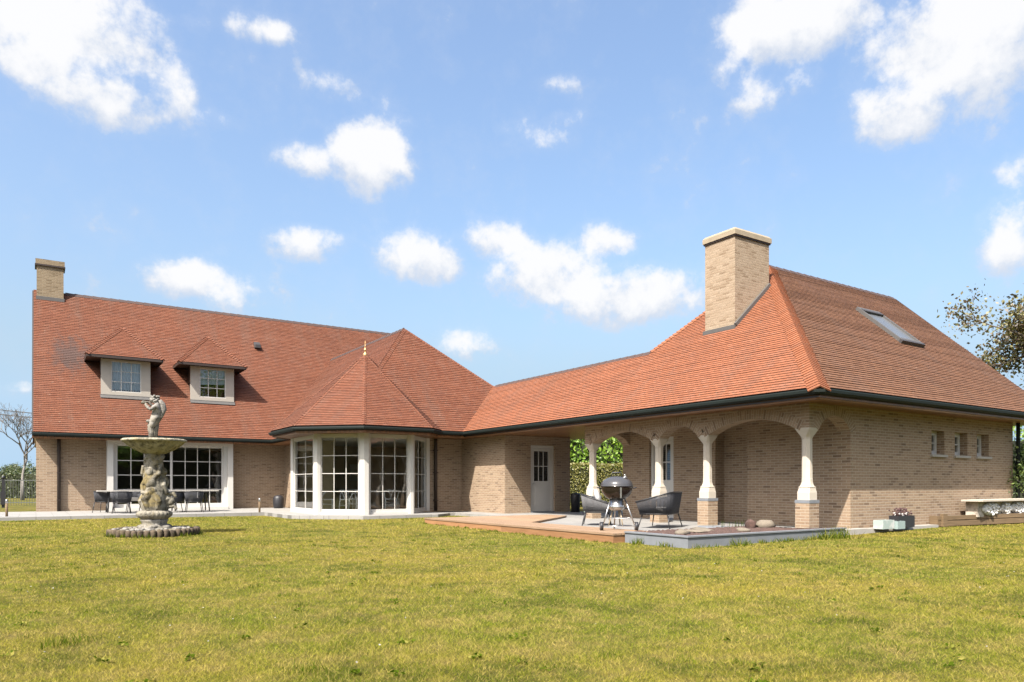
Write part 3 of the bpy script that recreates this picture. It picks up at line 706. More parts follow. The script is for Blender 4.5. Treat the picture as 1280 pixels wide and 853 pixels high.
m=MB(); m.prism([(-.02,34.36),(.97,34.36),(.97,35.14),(-.02,35.14)],9.86,10.06); m.build('chimney_cap',M_chl,c2)
m=MB(); m.box(-.0,.96,34.36,34.42,8.44,8.58); m.build('flashing',M_lead,c2)

# dormers
def dormer(a0,a1,nlabel,blind):
    cx=(a0+a1)/2; bf=31.44; zb=4.50; zt=5.86; sl=1.35
    m=MB(); w0,w1=a0+.34,a1-.32; z0,z1=zb+.13,zt-.06
    m.box(a0,w0,bf,bf+.08,zb,zt); m.box(w1,a1,bf,bf+.08,zb,zt); m.box(w0,w1,bf,bf+.08,zb,z0); m.box(w0,w1,bf,bf+.08,z1,zt)
    d=m.build('dormer',M_dormer,house); d['label']=nlabel
    # cheeks
    for a,sg in ((a0+.02,-1),(a1-.02,1)):
        o=MB(); zt2=5.95; bt=30.3+(zt2-2.93)/sl
        for da in (0,sg*-.06):
            o.face([(a+da,bf+.05,zb-.1),(a+da,bf+.05,zt2),(a+da,bt,zt2)])
        o.build('cheek',M_brown,d)
    m=MB(); t=.035
    m.box(w0,w0+t,bf+.02,bf+.06,z0,z1); m.box(w1-t,w1,bf+.02,bf+.06,z0,z1); m.box(w0+t,w1-t,bf+.02,bf+.06,z0,z0+t); m.box(w0+t,w1-t,bf+.02,bf+.06,z1-t,z1)
    for i in (1,2):
        x=w0+(w1-w0)*i/3; m.box(x-.012,x+.012,bf+.028,bf+.052,z0+t,z1-t)
        z=z0+(z1-z0)*i/3
        for j in range(3):
            xa=w0+(w1-w0)*j/3+(t if j==0 else .012); xb=w0+(w1-w0)*(j+1)/3-(t if j==2 else .012); m.box(xa,xb,bf+.028,bf+.052,z-.012,z+.012)
    m.build('window_frame',M_white,d)
    m=MB(); m.face([(w0+.02,bf+.045,z0+.02),(w1-.02,bf+.045,z0+.02),(w1-.02,bf+.045,z1-.02),(w0+.02,bf+.045,z1-.02)]); m.build('pane',M_glass,d)
    m=MB(); cb=bf+.16
    if blind: m.face([(w0,cb,z0+.52),(w1,cb,z0+.58),(w1,cb,z1),(w0,cb,z1)])
    else:
        N=24
        for i in range(N):
            x=w0+(w1-w0)*i/N; x2=w0+(w1-w0)*(i+1)/N; m.face([(x,cb+(.03 if i%2 else 0),z0),(x2,cb+(0 if i%2 else .03),z0),(x2,cb+(0 if i%2 else .03),z1),(x,cb+(.03 if i%2 else 0),z1)])
    m.build('blind' if blind else 'curtain',M_curtain,d)
    m=MB(); m.box(a0-.03,a1+.03,bf-.05,bf-.002,zb-.04,zb+.0); m.face([(a0-.02,bf-.05,zb-.03),(a1+.02,bf-.05,zb-.03),(a1+.02,bf-.12,zb-.13),(a0-.02,bf-.12,zb-.13)]); m.build('sill_flashing',M_lead,d)
    # dark room box behind
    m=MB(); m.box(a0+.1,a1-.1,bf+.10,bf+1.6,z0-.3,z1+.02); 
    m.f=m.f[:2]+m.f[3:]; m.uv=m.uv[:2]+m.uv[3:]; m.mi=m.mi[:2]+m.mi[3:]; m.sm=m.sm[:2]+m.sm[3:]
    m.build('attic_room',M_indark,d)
    # roof
    e0,e1=a0-.50,a1+.40; eb=30.98; ze=5.93; slope=1.04; hw=(e1-e0)/2; zr=ze+slope*hw; rb=eb+hw
    back=lambda z:30.3+(z-2.93)/sl
    cxr=(e0+e1)/2
    R0=(cxr,rb,zr); R1=(cxr,back(zr)+.3,zr)
    fr=[(e0,eb,ze),(e1,eb,ze),R0]; lf=[(e0,eb,ze),R0,R1,(e0,back(ze)+.25,ze)]; rt=[(e1,eb,ze),(e1,back(ze)+.25,ze),R1,R0]
    m=MB(); ns=[roof_plane(m,p,zbase=ze) for p in (fr,lf,rt)]
    m.build('roof',[M_tiledk,M_tedge],d)
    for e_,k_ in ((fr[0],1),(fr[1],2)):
        m=MB(); hip(m,e_,R0,ns[0],ns[k_],.10,.11,.035,.02); m.build('hip_tiles',M_tiledk,d)
    m=MB(); b1=back(ze)+.1
    m.box(e0+.02,e1-.02,eb+.02,b1,ze-.06,ze-.004); m.box(e0,e1,eb,eb+.02,ze-.10,ze-.002); m.box(e0,e0+.02,eb+.02,b1,ze-.10,ze-.002); m.box(e1-.02,e1,eb+.02,b1,ze-.10,ze-.002)
    m.build('eaves_boards',M_brown,d)
dormer(2.05,3.74,'left dormer with a pale gathered curtain behind its window',False)
dormer(5.19,6.86,'right dormer with a half drawn blind behind its window',True)
# roof vents
m=MB(); m.xbox((8.3,33.50,7.33),(1,0,0),(0,.6,.8),(0,-.8,.6),.26,.34,.10); m.box(8.19,8.41,33.28,33.46,7.20,7.34); m.build('roof_vent',M_vent,house)
# skylight
u_=Vector((1,0,0)); w_=Vector((0,1,.9)).normalized(); n_=Vector((0,-.9,1)).normalized()
sc=Vector((19.72,11.07,2.93+.9*(11.07-8.31)))+n_*.05
m=MB(); sw,sh=1.12,1.66
for dx,dy,w,h in ((-sw/2+.04,0,.08,sh),(sw/2-.04,0,.08,sh),(0,-sh/2+.05,sw-.16,.10),(0,sh/2-.05,sw-.16,.10)): m.xbox(sc+u_*dx+w_*dy,u_,w_,n_,w,h,.09)
sk=m.build('skylight',M_lead,house)
m=MB(); m.xbox(sc+w_*(-sh/2-.03),u_,w_,n_,sw+.04,.09,.10); m.build('frame_trim',M_vent,sk); m=MB(); m.xbox(sc+w_*(sh/2-.16)+n_*.03,u_,w_,n_,sw-.1,.10,.06); m.build('frame_trim',M_vent,sk)
m=MB(); q=[sc+u_*(x*(sw/2-.08))+w_*(y*(sh/2-.1)) for x,y in ((-1,-1),(1,-1),(1,1),(-1,1))]; m.face(q); m.build('pane',m_simple('matt_skylight_glass',(.13,.14,.15),.30,0,var=.15,sc=2),sk)
m=MB(); m.face([p-n_*.03 for p in q]); m.build('roller_blind',m_simple('grey_blind',(.17,.17,.175),.9,var=.05),sk)

# windows
def grid_window(name,p0,d,L,z0,z1,cols,rows,fr=.06,mun=.026,dep=.06,parent=house,label=None,bottom=None,glassoff=.5,mat_=None):
    """p0 start (x,y), d unit dir, frame in the vertical plane; inward normal is left of d"""
    d=Vector((d[0],d[1],0)).normalized(); n=Vector((-d.y,d.x,0)); p0=Vector((p0[0],p0[1],0)); bot=bottom or fr
    m=MB()
    def b(s0,s1,a,c,dd,o0=0): 
        m.xbox(p0+d*(s0+s1)/2+n*(o0+dd/2)+Vector((0,0,(a+c)/2)),d,n,(0,0,1),s1-s0,dd,c-a)
    b(0,fr,z0,z1,dep); b(L-fr,L,z0,z1,dep); b(fr,L-fr,z0,z0+bot,dep); b(fr,L-fr,z1-fr,z1,dep)
    gx0,gx1,gz0,gz1=fr,L-fr,z0+bot,z1-fr
    for i in range(1,cols): x=gx0+(gx1-gx0)*i/cols; b(x-mun/2,x+mun/2,gz0,gz1,dep*.5,dep*.22)
    for j in range(1,rows):
        z=gz0+(gz1-gz0)*j/rows
        for i in range(cols):
            xa=gx0+(gx1-gx0)*i/cols+(0 if i==0 else mun/2); xb=gx0+(gx1-gx0)*(i+1)/cols-(0 if i==cols-1 else mun/2); b(xa,xb,z-mun/2,z+mun/2,dep*.48,dep*.23)
    o=m.build(name,mat_ or M_white,parent)
    if label:o['label']=label
    m=MB(); g=[p0+d*s+n*dep*glassoff+Vector((0,0,z)) for s,z in ((gx0-.01,gz0-.01),(gx1+.01,gz0-.01),(gx1+.01,gz1+.01),(gx0-.01,gz1+.01))]
    m.face(g); m.build('pane',M_glass,o)
    return o
# large sliding window: projecting white surround
m=MB()
m.box(2.22,2.42,30.85,31.38,.10,2.74); m.box(6.50,6.70,30.85,31.38,.10,2.74); m.box(2.42,6.50,30.85,31.38,2.62,2.74); m.box(2.42,6.50,30.80,31.38,.10,.20)
m.box(2.42,2.50,31.02,31.30,.20,2.62); m.box(6.38,6.50,31.02,31.30,.20,2.62)
m.build('window_surround',M_white,house)
grid_window('window_frame',(2.50,31.06),(1,0),1.96,.20,2.62,4,4,.07,.028,.07,label='left sash of the wide white window',bottom=.14)
grid_window('window_frame',(4.42,31.13),(1,0),1.96,.20,2.62,4,4,.07,.028,.07,label='right sash of the wide white window',bottom=.14)
# bay windows
S=[(7.71,26.3),(7.71,23.5),(8.91,22.3),(10.61,22.3),(11.81,23.5)]
bt0,bt1=.12,2.742
m=MB()
def pil(x,y,r_,z0=.10,z1=2.742,ang=0):
    m.prism([(x+r_*math.cos(R(ang+k*45+22.5)),y+r_*math.sin(R(ang+k*45+22.5))) for k in range(8)],z0,z1)
for q_ in ((8.93,22.35,.20),(10.58,22.36,.14),(7.77,23.53,.15)):
    m=MB(); pil(*q_); m.build('pilaster',M_white,house)
m=MB(); m.box(7.71,7.90,26.08,26.36,.10,2.742); m.build('pilaster',M_white,house)
m=MB(); m.box(11.70,11.83,23.40,23.52,.1,2.742); m.build('pilaster',M_white,house)
m=MB()
for i in range(4):
    p=Vector((*S[i],0));q=Vector((*S[i+1],0));d=(q-p).normalized();n=Vector((-d.y,d.x,0))
    m=MB(); m.xbox((p+q)/2+n*.10+Vector((0,0,2.70)),d,n,(0,0,1),(q-p).length-.1,.16,.08); m.build('bay_head_rail',M_white,house); m=MB(); m.xbox((p+q)/2+n*.09+Vector((0,0,.12)),d,n,(0,0,1),(q-p).length-.05,.20,.10); m.build('bay_sill',M_white,house)
def bayw(i,e0,e1,cols,lab):
    p=Vector(S[i]);q=Vector(S[i+1]);d=(q-p);L=d.length;d.normalize();n=Vector((-d.y,d.x))
    a=p+d*e0+n*.05; grid_window('bay_window',a,d,L-e0-e1,.165,2.665,cols,4,.05,.021,.06,label=lab,bottom=.10)
bayw(0,.22,.13,2,'narrow left pane of the bay window'); bayw(1,.13,.19,3,'front left window of the bay'); bayw(2,.19,.12,3,'front right window of the bay'); bayw(3,.12,.10,2,'narrow right pane of the bay window')
# doors
def door(p0,d,L,z0,z1,glass_z,cols,rows,lab,hx):
    d=Vector((*d,0)); n=Vector((-d.y,d.x,0)); p0=Vector((*p0,0)); m=MB()
    def b(s0,s1,a,c,dd,o0=0): m.xbox(p0+d*(s0+s1)/2+n*(o0+dd/2)+Vector((0,0,(a+c)/2)),d,n,(0,0,1),s1-s0,dd,c-a)
    f=.10
    b(0,f,z0,z1,.10); b(L-f,L,z0,z1,.10); b(f,L-f,z1-f,z1,.10)
    gz0,gz1=glass_z; l0,l1=f+.005,L-f-.005; st=.11
    b(l0,l1,z0+.03,gz0,.05,.03); b(l0,l0+st,gz0,z1-f-.005,.05,.03); b(l1-st,l1,gz0,z1-f-.005,.05,.03); b(l0+st,l1-st,gz1,z1-f-.005,.05,.03)
    b(l0+.14,l1-.14,z0+.25,gz0-.18,.012,.02)
    for i in range(1,cols): x=l0+st+(l1-l0-2*st)*i/cols; b(x-.013,x+.013,gz0,gz1,.03,.04)
    for j in range(1,rows):
        z=gz0+(gz1-gz0)*j/rows
        for i in range(cols):
            xa=l0+st+(l1-l0-2*st)*i/cols+(0 if i==0 else .013); xb=l0+st+(l1-l0-2*st)*(i+1)/cols-(0 if i==cols-1 else .013); b(xa,xb,z-.013,z+.013,.028,.041)
    o=m.build('door',M_white,house); o['label']=lab
    m=MB(); m.face([p0+d*s+n*.055+Vector((0,0,z)) for s,z in ((l0+st,gz0),(l1-st,gz0),(l1-st,gz1),(l0+st,gz1))]); m.build('pane',M_glass,o)
    m=MB(); c=p0+d*hx-n*.0+Vector((0,0,1.12)); m.tube([c+n*.03,c-n*.04],.012,6); m.tube([c-n*.04,c-n*.04+d*.10],.010,6); m.build('handle',M_alu,o)
    m=MB(); m.xbox(p0+d*L/2+n*.06+Vector((0,0,.12)),d,n,(0,0,1),L,.28,.05); m.build('threshold',M_blue,o)
    return o
door((14.26,20.62),(1,0),1.04,.12,2.44,(1.20,2.24),3,2,'white half glazed back door under the covered passage',.16)
door((14.72,15.16),(0,-1),.94,.12,2.40,(1.20,2.20),3,2,'white half glazed door inside the arched porch',.14)
m=MB(); m.box(14.2,15.4,20.60,20.80,2.60,2.62)
# small windows
for (a0,a1) in ((18.02,18.62),(19.14,19.78),(20.28,20.92)):
    o=grid_window('small_window',(a0,9.22),(1,0),a1-a0,1.80,2.38,1,2,.10,.03,.06,bottom=.10)
    m=MB(); m.box(a0-.06,a1+.06,8.98,9.215,1.74,1.798); m.build('sill',M_conc,o)
# downpipes
def pipe(x,y,r=.045,z0=.1,z1=2.80,gx=None,gy=None,mt=M_gutter):
    m=MB(); pts=[(x,y,z0),(x,y,z1-.25)]
    if gx is not None: pts+=[(x,y,z1-.22),(gx,gy,z1-.02),(gx,gy,z1+.02)]
    else: pts+=[(x,y,z1)]
    m.tube(pts,r,10)
    for z in (.5,1.5,2.3): m.box(x-r-.01,x+r+.01,y-r-.01,y+r+.03,z,z+.03)
    m.build('downpipe',mt,house)
pipe(.70,31.30,.06,mt=M_brown); pipe(12.08,23.42,.06,mt=M_brown); pipe(22.35,8.93,.05); 
# interior rooms
m=MB(); 
m.face([(9.3,23.0,.125),(16,23.0,.125),(16,31.2,.125),(9.3,31.2,.125)]); m.face([(7.8,23.6,.124),(8.9,22.45,.124),(10.6,22.45,.124),(11.7,23.6,.124),(11.7,26.2,.124),(7.8,26.2,.124)]); m.face([(.4,31.5,.125),(9.2,31.5,.125),(9.2,36.5,.125),(.4,36.5,.125)])
m.build('interior_floor',M_floorin,house)
m=MB(); m.face([(7.95,26.1,.12),(9.25,26.1,.12),(9.25,26.1,2.74),(7.95,26.1,2.74)]); m.build('interior_wall',m_simple('interior_olive_plaster',(.62,.54,.36),.9,var=.1),house)
m=MB(); m.face([(9.26,26.1,.12),(9.26,30.0,.12),(9.26,30.0,2.74),(9.26,26.1,2.74)]); m.face([(9.2,29.5,.12),(16.1,29.5,.12),(16.1,29.5,2.74),(9.2,29.5,2.74)][::-1])
m.face([(15.6,23,.12),(15.6,29.5,.12),(15.6,29.5,2.74),(15.6,23,2.74)]); m.face([(11.85,23.82,.12),(16.05,23.82,.12),(16.05,23.82,2.74),(11.85,23.82,2.74)])
m.build('interior_wall',M_inwall,house)
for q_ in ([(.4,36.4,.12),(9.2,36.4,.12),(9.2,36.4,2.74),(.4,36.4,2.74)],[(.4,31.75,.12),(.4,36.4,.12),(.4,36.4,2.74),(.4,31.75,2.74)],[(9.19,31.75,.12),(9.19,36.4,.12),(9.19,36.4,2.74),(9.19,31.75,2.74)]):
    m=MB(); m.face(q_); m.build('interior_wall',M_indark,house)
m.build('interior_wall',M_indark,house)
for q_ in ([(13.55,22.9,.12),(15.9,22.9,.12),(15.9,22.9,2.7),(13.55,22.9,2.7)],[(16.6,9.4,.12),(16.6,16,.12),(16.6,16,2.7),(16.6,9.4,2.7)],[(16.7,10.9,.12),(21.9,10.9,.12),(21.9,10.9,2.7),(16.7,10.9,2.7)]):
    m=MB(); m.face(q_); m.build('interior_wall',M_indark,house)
m=MB(); m.prism([(7.95,23.6),(8.95,22.6),(10.55,22.6),(11.7,23.75),(16.0,23.9),(16.0,29.4),(9.3,29.4),(9.3,26.0),(7.95,26.0)],2.70,2.74); m.prism([(.5,31.8),(9.1,31.8),(9.1,36.3),(.5,36.3)],2.70,2.74); m.build('interior_ceiling',M_ceil,house)

# ------------------------------------------------------------------ deck, planter, raised bed
deck=empty('deck',(9.5,14,0)); tag(deck,'low cedar deck stepping up from the lawn beside the grey patio','deck')
deck_poly=[(8.9,10.15),(8.9,17.95),(13.1,17.95),(13.1,17.0),(12.3,16.3),(10.0,14.4),(10.0,10.15)]
m=MB(); m.prism(deck_poly,.125,.16); m.build('deck_boards',M_deck,deck)
m=MB(); dq=[(8.915,10.165),(8.915,17.935),(13.085,17.935),(13.085,17.01),(12.29,16.31),(9.985,14.41),(9.985,10.165)]; m.prism(dq,-.06,.124); m.build('fascia',M_deckside,deck)
pl_=empty('planter_bed',(11,9,0)); tag(pl_,'low blue stone planter bed of bare mulch at the foot of the porch columns','planter')
m=MB(); m.box(9.17,13.7,8.57,8.65,-.1,.17); m.box(9.17,9.25,8.65,10.13,-.1,.17); m.box(9.15,13.72,8.55,8.67,.17,.195); m.box(9.15,9.27,8.67,10.13,.17,.195); m.build('stone_wall',M_blue,pl_)
rs=random.Random(3)
def soil():
    N=60; a0,a1,b0,b1=9.26,13.9,8.66,10.34; nx,ny=90,36; v=[];f=[]
    for j in range(ny):
        for i in range(nx):
            x=a0+(a1-a0)*i/(nx-1); y=b0+(b1-b0)*j/(ny-1)
            if y>9.03: x=min(x,13.0)
            e=min((x-a0),(y-b0),.3)/.3
            v.append((x,y,.115+.05*e+rs.uniform(-.012,.018)))
    for j in range(ny-1):
        for i in range(nx-1): f.append((j*nx+i,j*nx+i+1,(j+1)*nx+i+1,(j+1)*nx+i))
    me=bpy.data.meshes.new('soil'); me.from_pydata(v,[],f); me.materials.append(M_soil); o=bpy.data.objects.new('soil',me); COL.objects.link(o); o.parent=pl_; o.location=-pl_.location; return o
soil()
def rock(x,y,z,rx,ry,rz,lab,grp='stones lying on the mulch of the planter bed',mt=M_rock,name='flagstone'):
    m=MB(); m.blob((0,0,0),(rx,ry,rz),9,6,rng=rs,am=.22)
    o=m.build(name,mt); o.location=(x,y,z); o.rotation_euler=(rs.uniform(-.1,.1),rs.uniform(-.1,.1),rs.uniform(0,3)); tag(o,lab,'stone',grp)
rock(9.75,9.25,.19,.16,.12,.07,'rough pale stone near the front corner of the planter')
rock(10.35,9.55,.185,.28,.13,.035,'flat pale flagstone lying on the mulch left of centre')
rock(11.0,9.9,.18,.33,.17,.03,'broad flat flagstone leaning by the round slab edge')
rock(11.35,9.2,.19,.14,.10,.05,'small buff stone in the middle of the mulch')
rock(12.75,9.75,.22,.22,.15,.11,'largest rounded buff stone near the right end of the planter')
rock(12.45,9.9,.22,.15,.1,.13,'dark upright stone beside the largest buff stone',mt=M_soil)
m=MB(); m.lathe([(.36,-.03),(.38,0),(.36,.02)],(12.35,10.75,.14),28); o=m.build('round_slab',M_blue,loc=(12.35,10.75,.1)); tag(o,'round grey stone slab at the edge of the mulch by the brick plinth','slab')
# timber raised bed
rb=empty('timber_raised_bed',(19,8.9,0)); tag(rb,'low raised bed edged with weathered timber boards by the right wall','raised bed')
m=MB(); m.bar((17.92,8.86,.14),(24.5,8.1,.16),.06,.13); m.bar((17.92,8.86,.27),(24.5,8.1,.29),.07,.10); m.box(17.9,17.97,8.84,9.03,.0,.32); m.xbox((18.1,8.80,.22),(1,-.11,0),(0,1,0),(0,0,1),.16,.08,.30); m.build('boards',M_timber,rb)
m=MB(); m.prism([(17.97,8.87),(24.5,8.12),(24.5,9.03),(17.97,9.03)],.0,.27); m.build('soil',M_soil,rb)
# carved stone trough/bench
tr=empty('carved_stone_bench',(21,8.62,.27)); tag(tr,'cream stone bench with white carved scroll panels on the timber bed','bench')
m=MB(); m.box(19.2,23.2,8.42,8.92,.655,.70); m.build('top_slab',M_stonec,tr)
m=MB(); m.box(19.38,23.1,8.62,8.90,.27,.655); m.build('body',m_fstone('shaded_bench_stone',(.50,.45,.38),(.43,.38,.22),(.25,.22,.18),.3),tr)
M_carv=m_fstone('white_carved_stone',(.80,.79,.76),(.7,.68,.62),(.32,.30,.27),.1)
x=19.55; k=0
for w in (.95,.46,.85,.9):
    m=MB(); rc=random.Random(k+9)
    m.blob((x+w/2,8.60,.46),(w/2,.07,.17),14,8)
    for j in range(16):
        an=j*2.4; rr_=.4*math.sqrt(j/16); m.blob((x+w/2+rr_*w*math.cos(an),8.535+.01*rc.random(),.46+rr_*.34*math.sin(an)),(.045+.03*rc.random(),.035,.03+.02*rc.random()),7,5)
    m.build('carved_panel',M_carv,tr); x+=w+.06; k+=1

# ------------------------------------------------------------------ fountain
FX,FY=2.06,16.7
fo=empty('garden_fountain',(FX,FY,0)); tag(fo,'weathered stone fountain with a small statue above its shell basin, standing on the lawn','fountain')
m=MB(); rf=random.Random(2)
for k in range(44):
    th=2*math.pi*k/44; r_=.82; h=.165+rf.uniform(-.012,.012)
    m.lathe([(.058,-.05),(.06,h-.03),(.05,h-.008),(.025,h)],(r_*math.cos(th),r_*math.sin(th),0),8)
local_build(m,'log_edging',M_fdark,fo)
m=MB(); m.lathe([(.78,.0),(.78,.14),(.6,.15),(.3,.155)],(0,0,0),36); local_build(m,'base_disc',M_fst,fo)
m=MB()
for k in range(70):
    th=rf.uniform(0,6.28); r_=rf.uniform(.35,.74); m.blob((r_*math.cos(th),r_*math.sin(th),.16),(rf.uniform(.025,.06),rf.uniform(.025,.05),.025),6,4)
o=local_build(m,'pebbles',M_fstw,fo); o['kind']='stuff'
m=MB(); m.lathe([(.36,.14),(.36,.17),(.27,.20),(.235,.25),(.25,.30),(.27,.34),(.235,.36)],(0,0,0),32,fn=lambda t,r,z:r*(1+.03*math.sin(t*8))); 
for k in range(6):
    th=k*math.pi/3+.3; m.blob((.26*math.cos(th),.26*math.sin(th),.19),(.10,.10,.055),8,6)
local_build(m,'foot',M_fstw,fo)
m=MB(); m.lathe([(.24,.34),(.29,.38),(.325,.42),(.335,.47),(.31,.51),(.25,.53),(.2,.54)],(0,0,0),72,fn=lambda t,r,z:r*(1+.045*math.sin(t*24)*(1 if .38<z<.52 else .2))); local_build(m,'gadrooned_ring',M_fst,fo)
# carved shaft of entwined figures
m=MB(); m.lathe([(.23,.50),(.25,.60),(.235,.80),(.22,1.0),(.205,1.2),(.175,1.42),(.165,1.55),(.175,1.66),(.20,1.74)],(0,0,0),40)
def limb(pts,r0,r1):
    n=len(pts); m.tube(pts,[r0+(r1-r0)*i/(n-1) for i in range(n)],10)
def cyl(th,r,z):
    r=r*.85; return (r*math.cos(th),r*math.sin(th),z)
for k in range(3):      # three figures winding round the shaft
    t0=k*2*math.pi/3-2.2
    m.blob(cyl(t0,.20,1.33),(.075,.075,.095),12,10)                    # head
    m.blob(cyl(t0+.08,.19,1.12),(.12,.12,.15),12,10)                   # chest
    m.blob(cyl(t0+.25,.20,.93),(.11,.11,.12),12,10)                   # belly
    limb([cyl(t0-.35,.22,1.20),cyl(t0-.75,.27,1.05),cyl(t0-.5,.30,.90),cyl(t0+.1,.31,.88)],.055,.035)
    limb([cyl(t0+.45,.22,1.20),cyl(t0+.9,.26,1.30),cyl(t0+1.1,.24,1.46)],.05,.035)
    limb([cyl(t0+.05,.22,.88),cyl(t0-.3,.30,.76),cyl(t0-.1,.27,.62),cyl(t0,.25,.54)],.085,.05)
    limb([cyl(t0+.45,.22,.88),cyl(t0+.85,.30,.72),cyl(t0+.75,.25,.58)],.08,.05)
    for j in range(9): # drapery folds
        a=t0+1.0+j*.14; limb([cyl(a,.21,1.25-j*.05),cyl(a+.25,.25,.95-j*.03),cyl(a+.1,.25,.62)],.028,.02)
    for j in range(6): m.blob(cyl(t0+.6+j*.22,.17+.02*(j%2),1.5+.03*j),(.05,.05,.06),8,6)
m.blob((.30,-.10,.72),(.08,.07,.09),10,8); limb([(.22,-.05,.60),(.36,-.12,.62),(.40,-.14,.55)],.05,.03); limb([(.22,-.05,.86),(.36,-.10,.88),(.39,-.12,.80)],.05,.035)
sh=local_build(m,'carved_shaft',M_fst,fo)
md=sh.modifiers.new('remesh','REMESH'); md.mode='VOXEL'; md.voxel_size=.0095; md.use_smooth_shade=True
md=sh.modifiers.new('smooth','SMOOTH'); md.iterations=1; md.factor=.5
# basin
m=MB(); flu=lambda t,r,z: .925*r*(1+(.075*abs(math.sin(t*9))-.045)*(1 if r>.3 else .3)*(1.0 if z<1.95 else .45))
m.lathe([(.19,1.70),(.27,1.73),(.42,1.80),(.54,1.88),(.605,1.945),(.645,1.955),(.665,1.975),(.66,2.00),(.63,2.012),(.60,1.99),(.5,1.94),(.2,1.90)],(0,0,0),108,fn=flu); local_build(m,'shell_basin',m_fstone('pale_basin_stone',(.40,.37,.28),(.26,.21,.08),(.11,.10,.08),.55),fo)
# putto: one continuous skinned body
def skin(name,verts,edges,rad,mt,parent,sub=2,root=0):
    me=bpy.data.meshes.new(name); me.from_pydata(verts,edges,[]); me.materials.append(mt); o=bpy.data.objects.new(name,me); COL.objects.link(o); o.parent=parent
    md=o.modifiers.new('skin','SKIN'); sv=me.skin_vertices[0].data
    for i,r_ in enumerate(rad): sv[i].radius=(r_ if isinstance(r_,tuple) else (r_,r_)); sv[i].use_root=(i==root)
    md.use_smooth_shade=True; s2=o.modifiers.new('sub','SUBSURF'); s2.levels=s2.render_levels=sub; return o
st=empty('statue',(0,0,2.0)); st.parent=fo; st.rotation_euler=(0,0,-.58); st.scale=(1.22,1.2,1.06)
# local frame: x = right in picture, y = away, z up ; figure arches back (to the right), face and arms lifted to the left
V=[(.02,0,.40),(.03,0,.48),(.055,0,.56),(.07,0,.645),(.055,0,.71),(.02,0,.755),(-.03,-.005,.80),   #0-6 pelvis..neck..head
   (.00,.055,.37),(-.02,.06,.22),(.0,.05,.05),(-.05,.05,.03),                                      #7-10 far leg
   (.02,-.055,.36),(-.045,-.06,.21),(-.01,-.05,.05),(-.06,-.055,.03),                            #11-14 near leg
   (.06,-.10,.66),(.0,-.13,.57),(-.09,-.10,.66),(-.12,-.06,.70),                                   #15-18 near arm
   (.06,.10,.66),(-.02,.13,.60),(-.11,.07,.72),(-.14,.04,.76)]                                     #19-22
Ed=[(0,1),(1,2),(2,3),(3,4),(4,5),(5,6),(0,7),(7,8),(8,9),(9,10),(0,11),(11,12),(12,13),(13,14),(3,15),(15,16),(16,17),(17,18),(3,19),(19,20),(20,21),(21,22)]
Rd=[.088,.082,.085,.085,.04,.065,.06,.066,.046,.034,.025,.068,.048,.034,.025,.04,.034,.027,.02,.04,.034,.027,.02]
skin('figure_body',V,Ed,Rd,M_fstw,st)
m=MB(); m.blob((-.01,0,.79),(.072,.066,.072),14,10)
for k in range(26):
    an=k*2.4; z=.78+.05*math.sin(k*1.7); m.blob((.01+.06*math.cos(an),.055*math.sin(an),z+.025),(.024,.024,.022),7,5)
m.blob((-.078,0,.785),(.014,.012,.014),7,5); m.blob((-.065,0,.76),(.016,.02,.012),7,5)
local_build(m,'curly_head',M_fstw,st)
m=MB()
m.tube([(-.09,-.02,.75),(-.15,-.04,.72),(-.19,-.05,.735)],[.012,.02,.035],8)
for s_ in (-1,1):   # fingers round the horn
    for j in range(5): m.tube([(-.115-.008*j,s_*.05-.01,.705+.008*j),(-.135-.008*j,s_*.02-.015,.74+.006*j),(-.128-.008*j,s_*.0-.02,.755)],[.008,.007,.005],6)
local_build(m,'horn_and_fingers',M_fstw,st)
m=MB()  # drapery from shoulder down the back, and round the legs
m.tube([(.09,.0,.78),(.13,.02,.70),(.15,.03,.6),(.11,.03,.48),(.06,.03,.38)],[.03,.045,.045,.035,.03],9)
for k in range(12):
    an=k*.52; x0=.045*math.cos(an);y0=.07*math.sin(an); m.tube([(x0+.0,y0,.40),(x0-.035+.03*math.sin(k),y0*1.2,.28),(x0*.9-.02,y0*1.05,.14),(x0*.8-.02,y0,.0)],[.024,.03,.026,.03],7)
m.blob((-.07,-.05,.36),(.05,.04,.035),8,6); m.blob((-.02,.0,.01),(.13,.12,.02),14,6); m.tube([(-.05,0,0),(-.06,.0,.2),(-.08,.0,.34)],[.035,.045,.03],8)
local_build(m,'drapery',M_fstw,st)

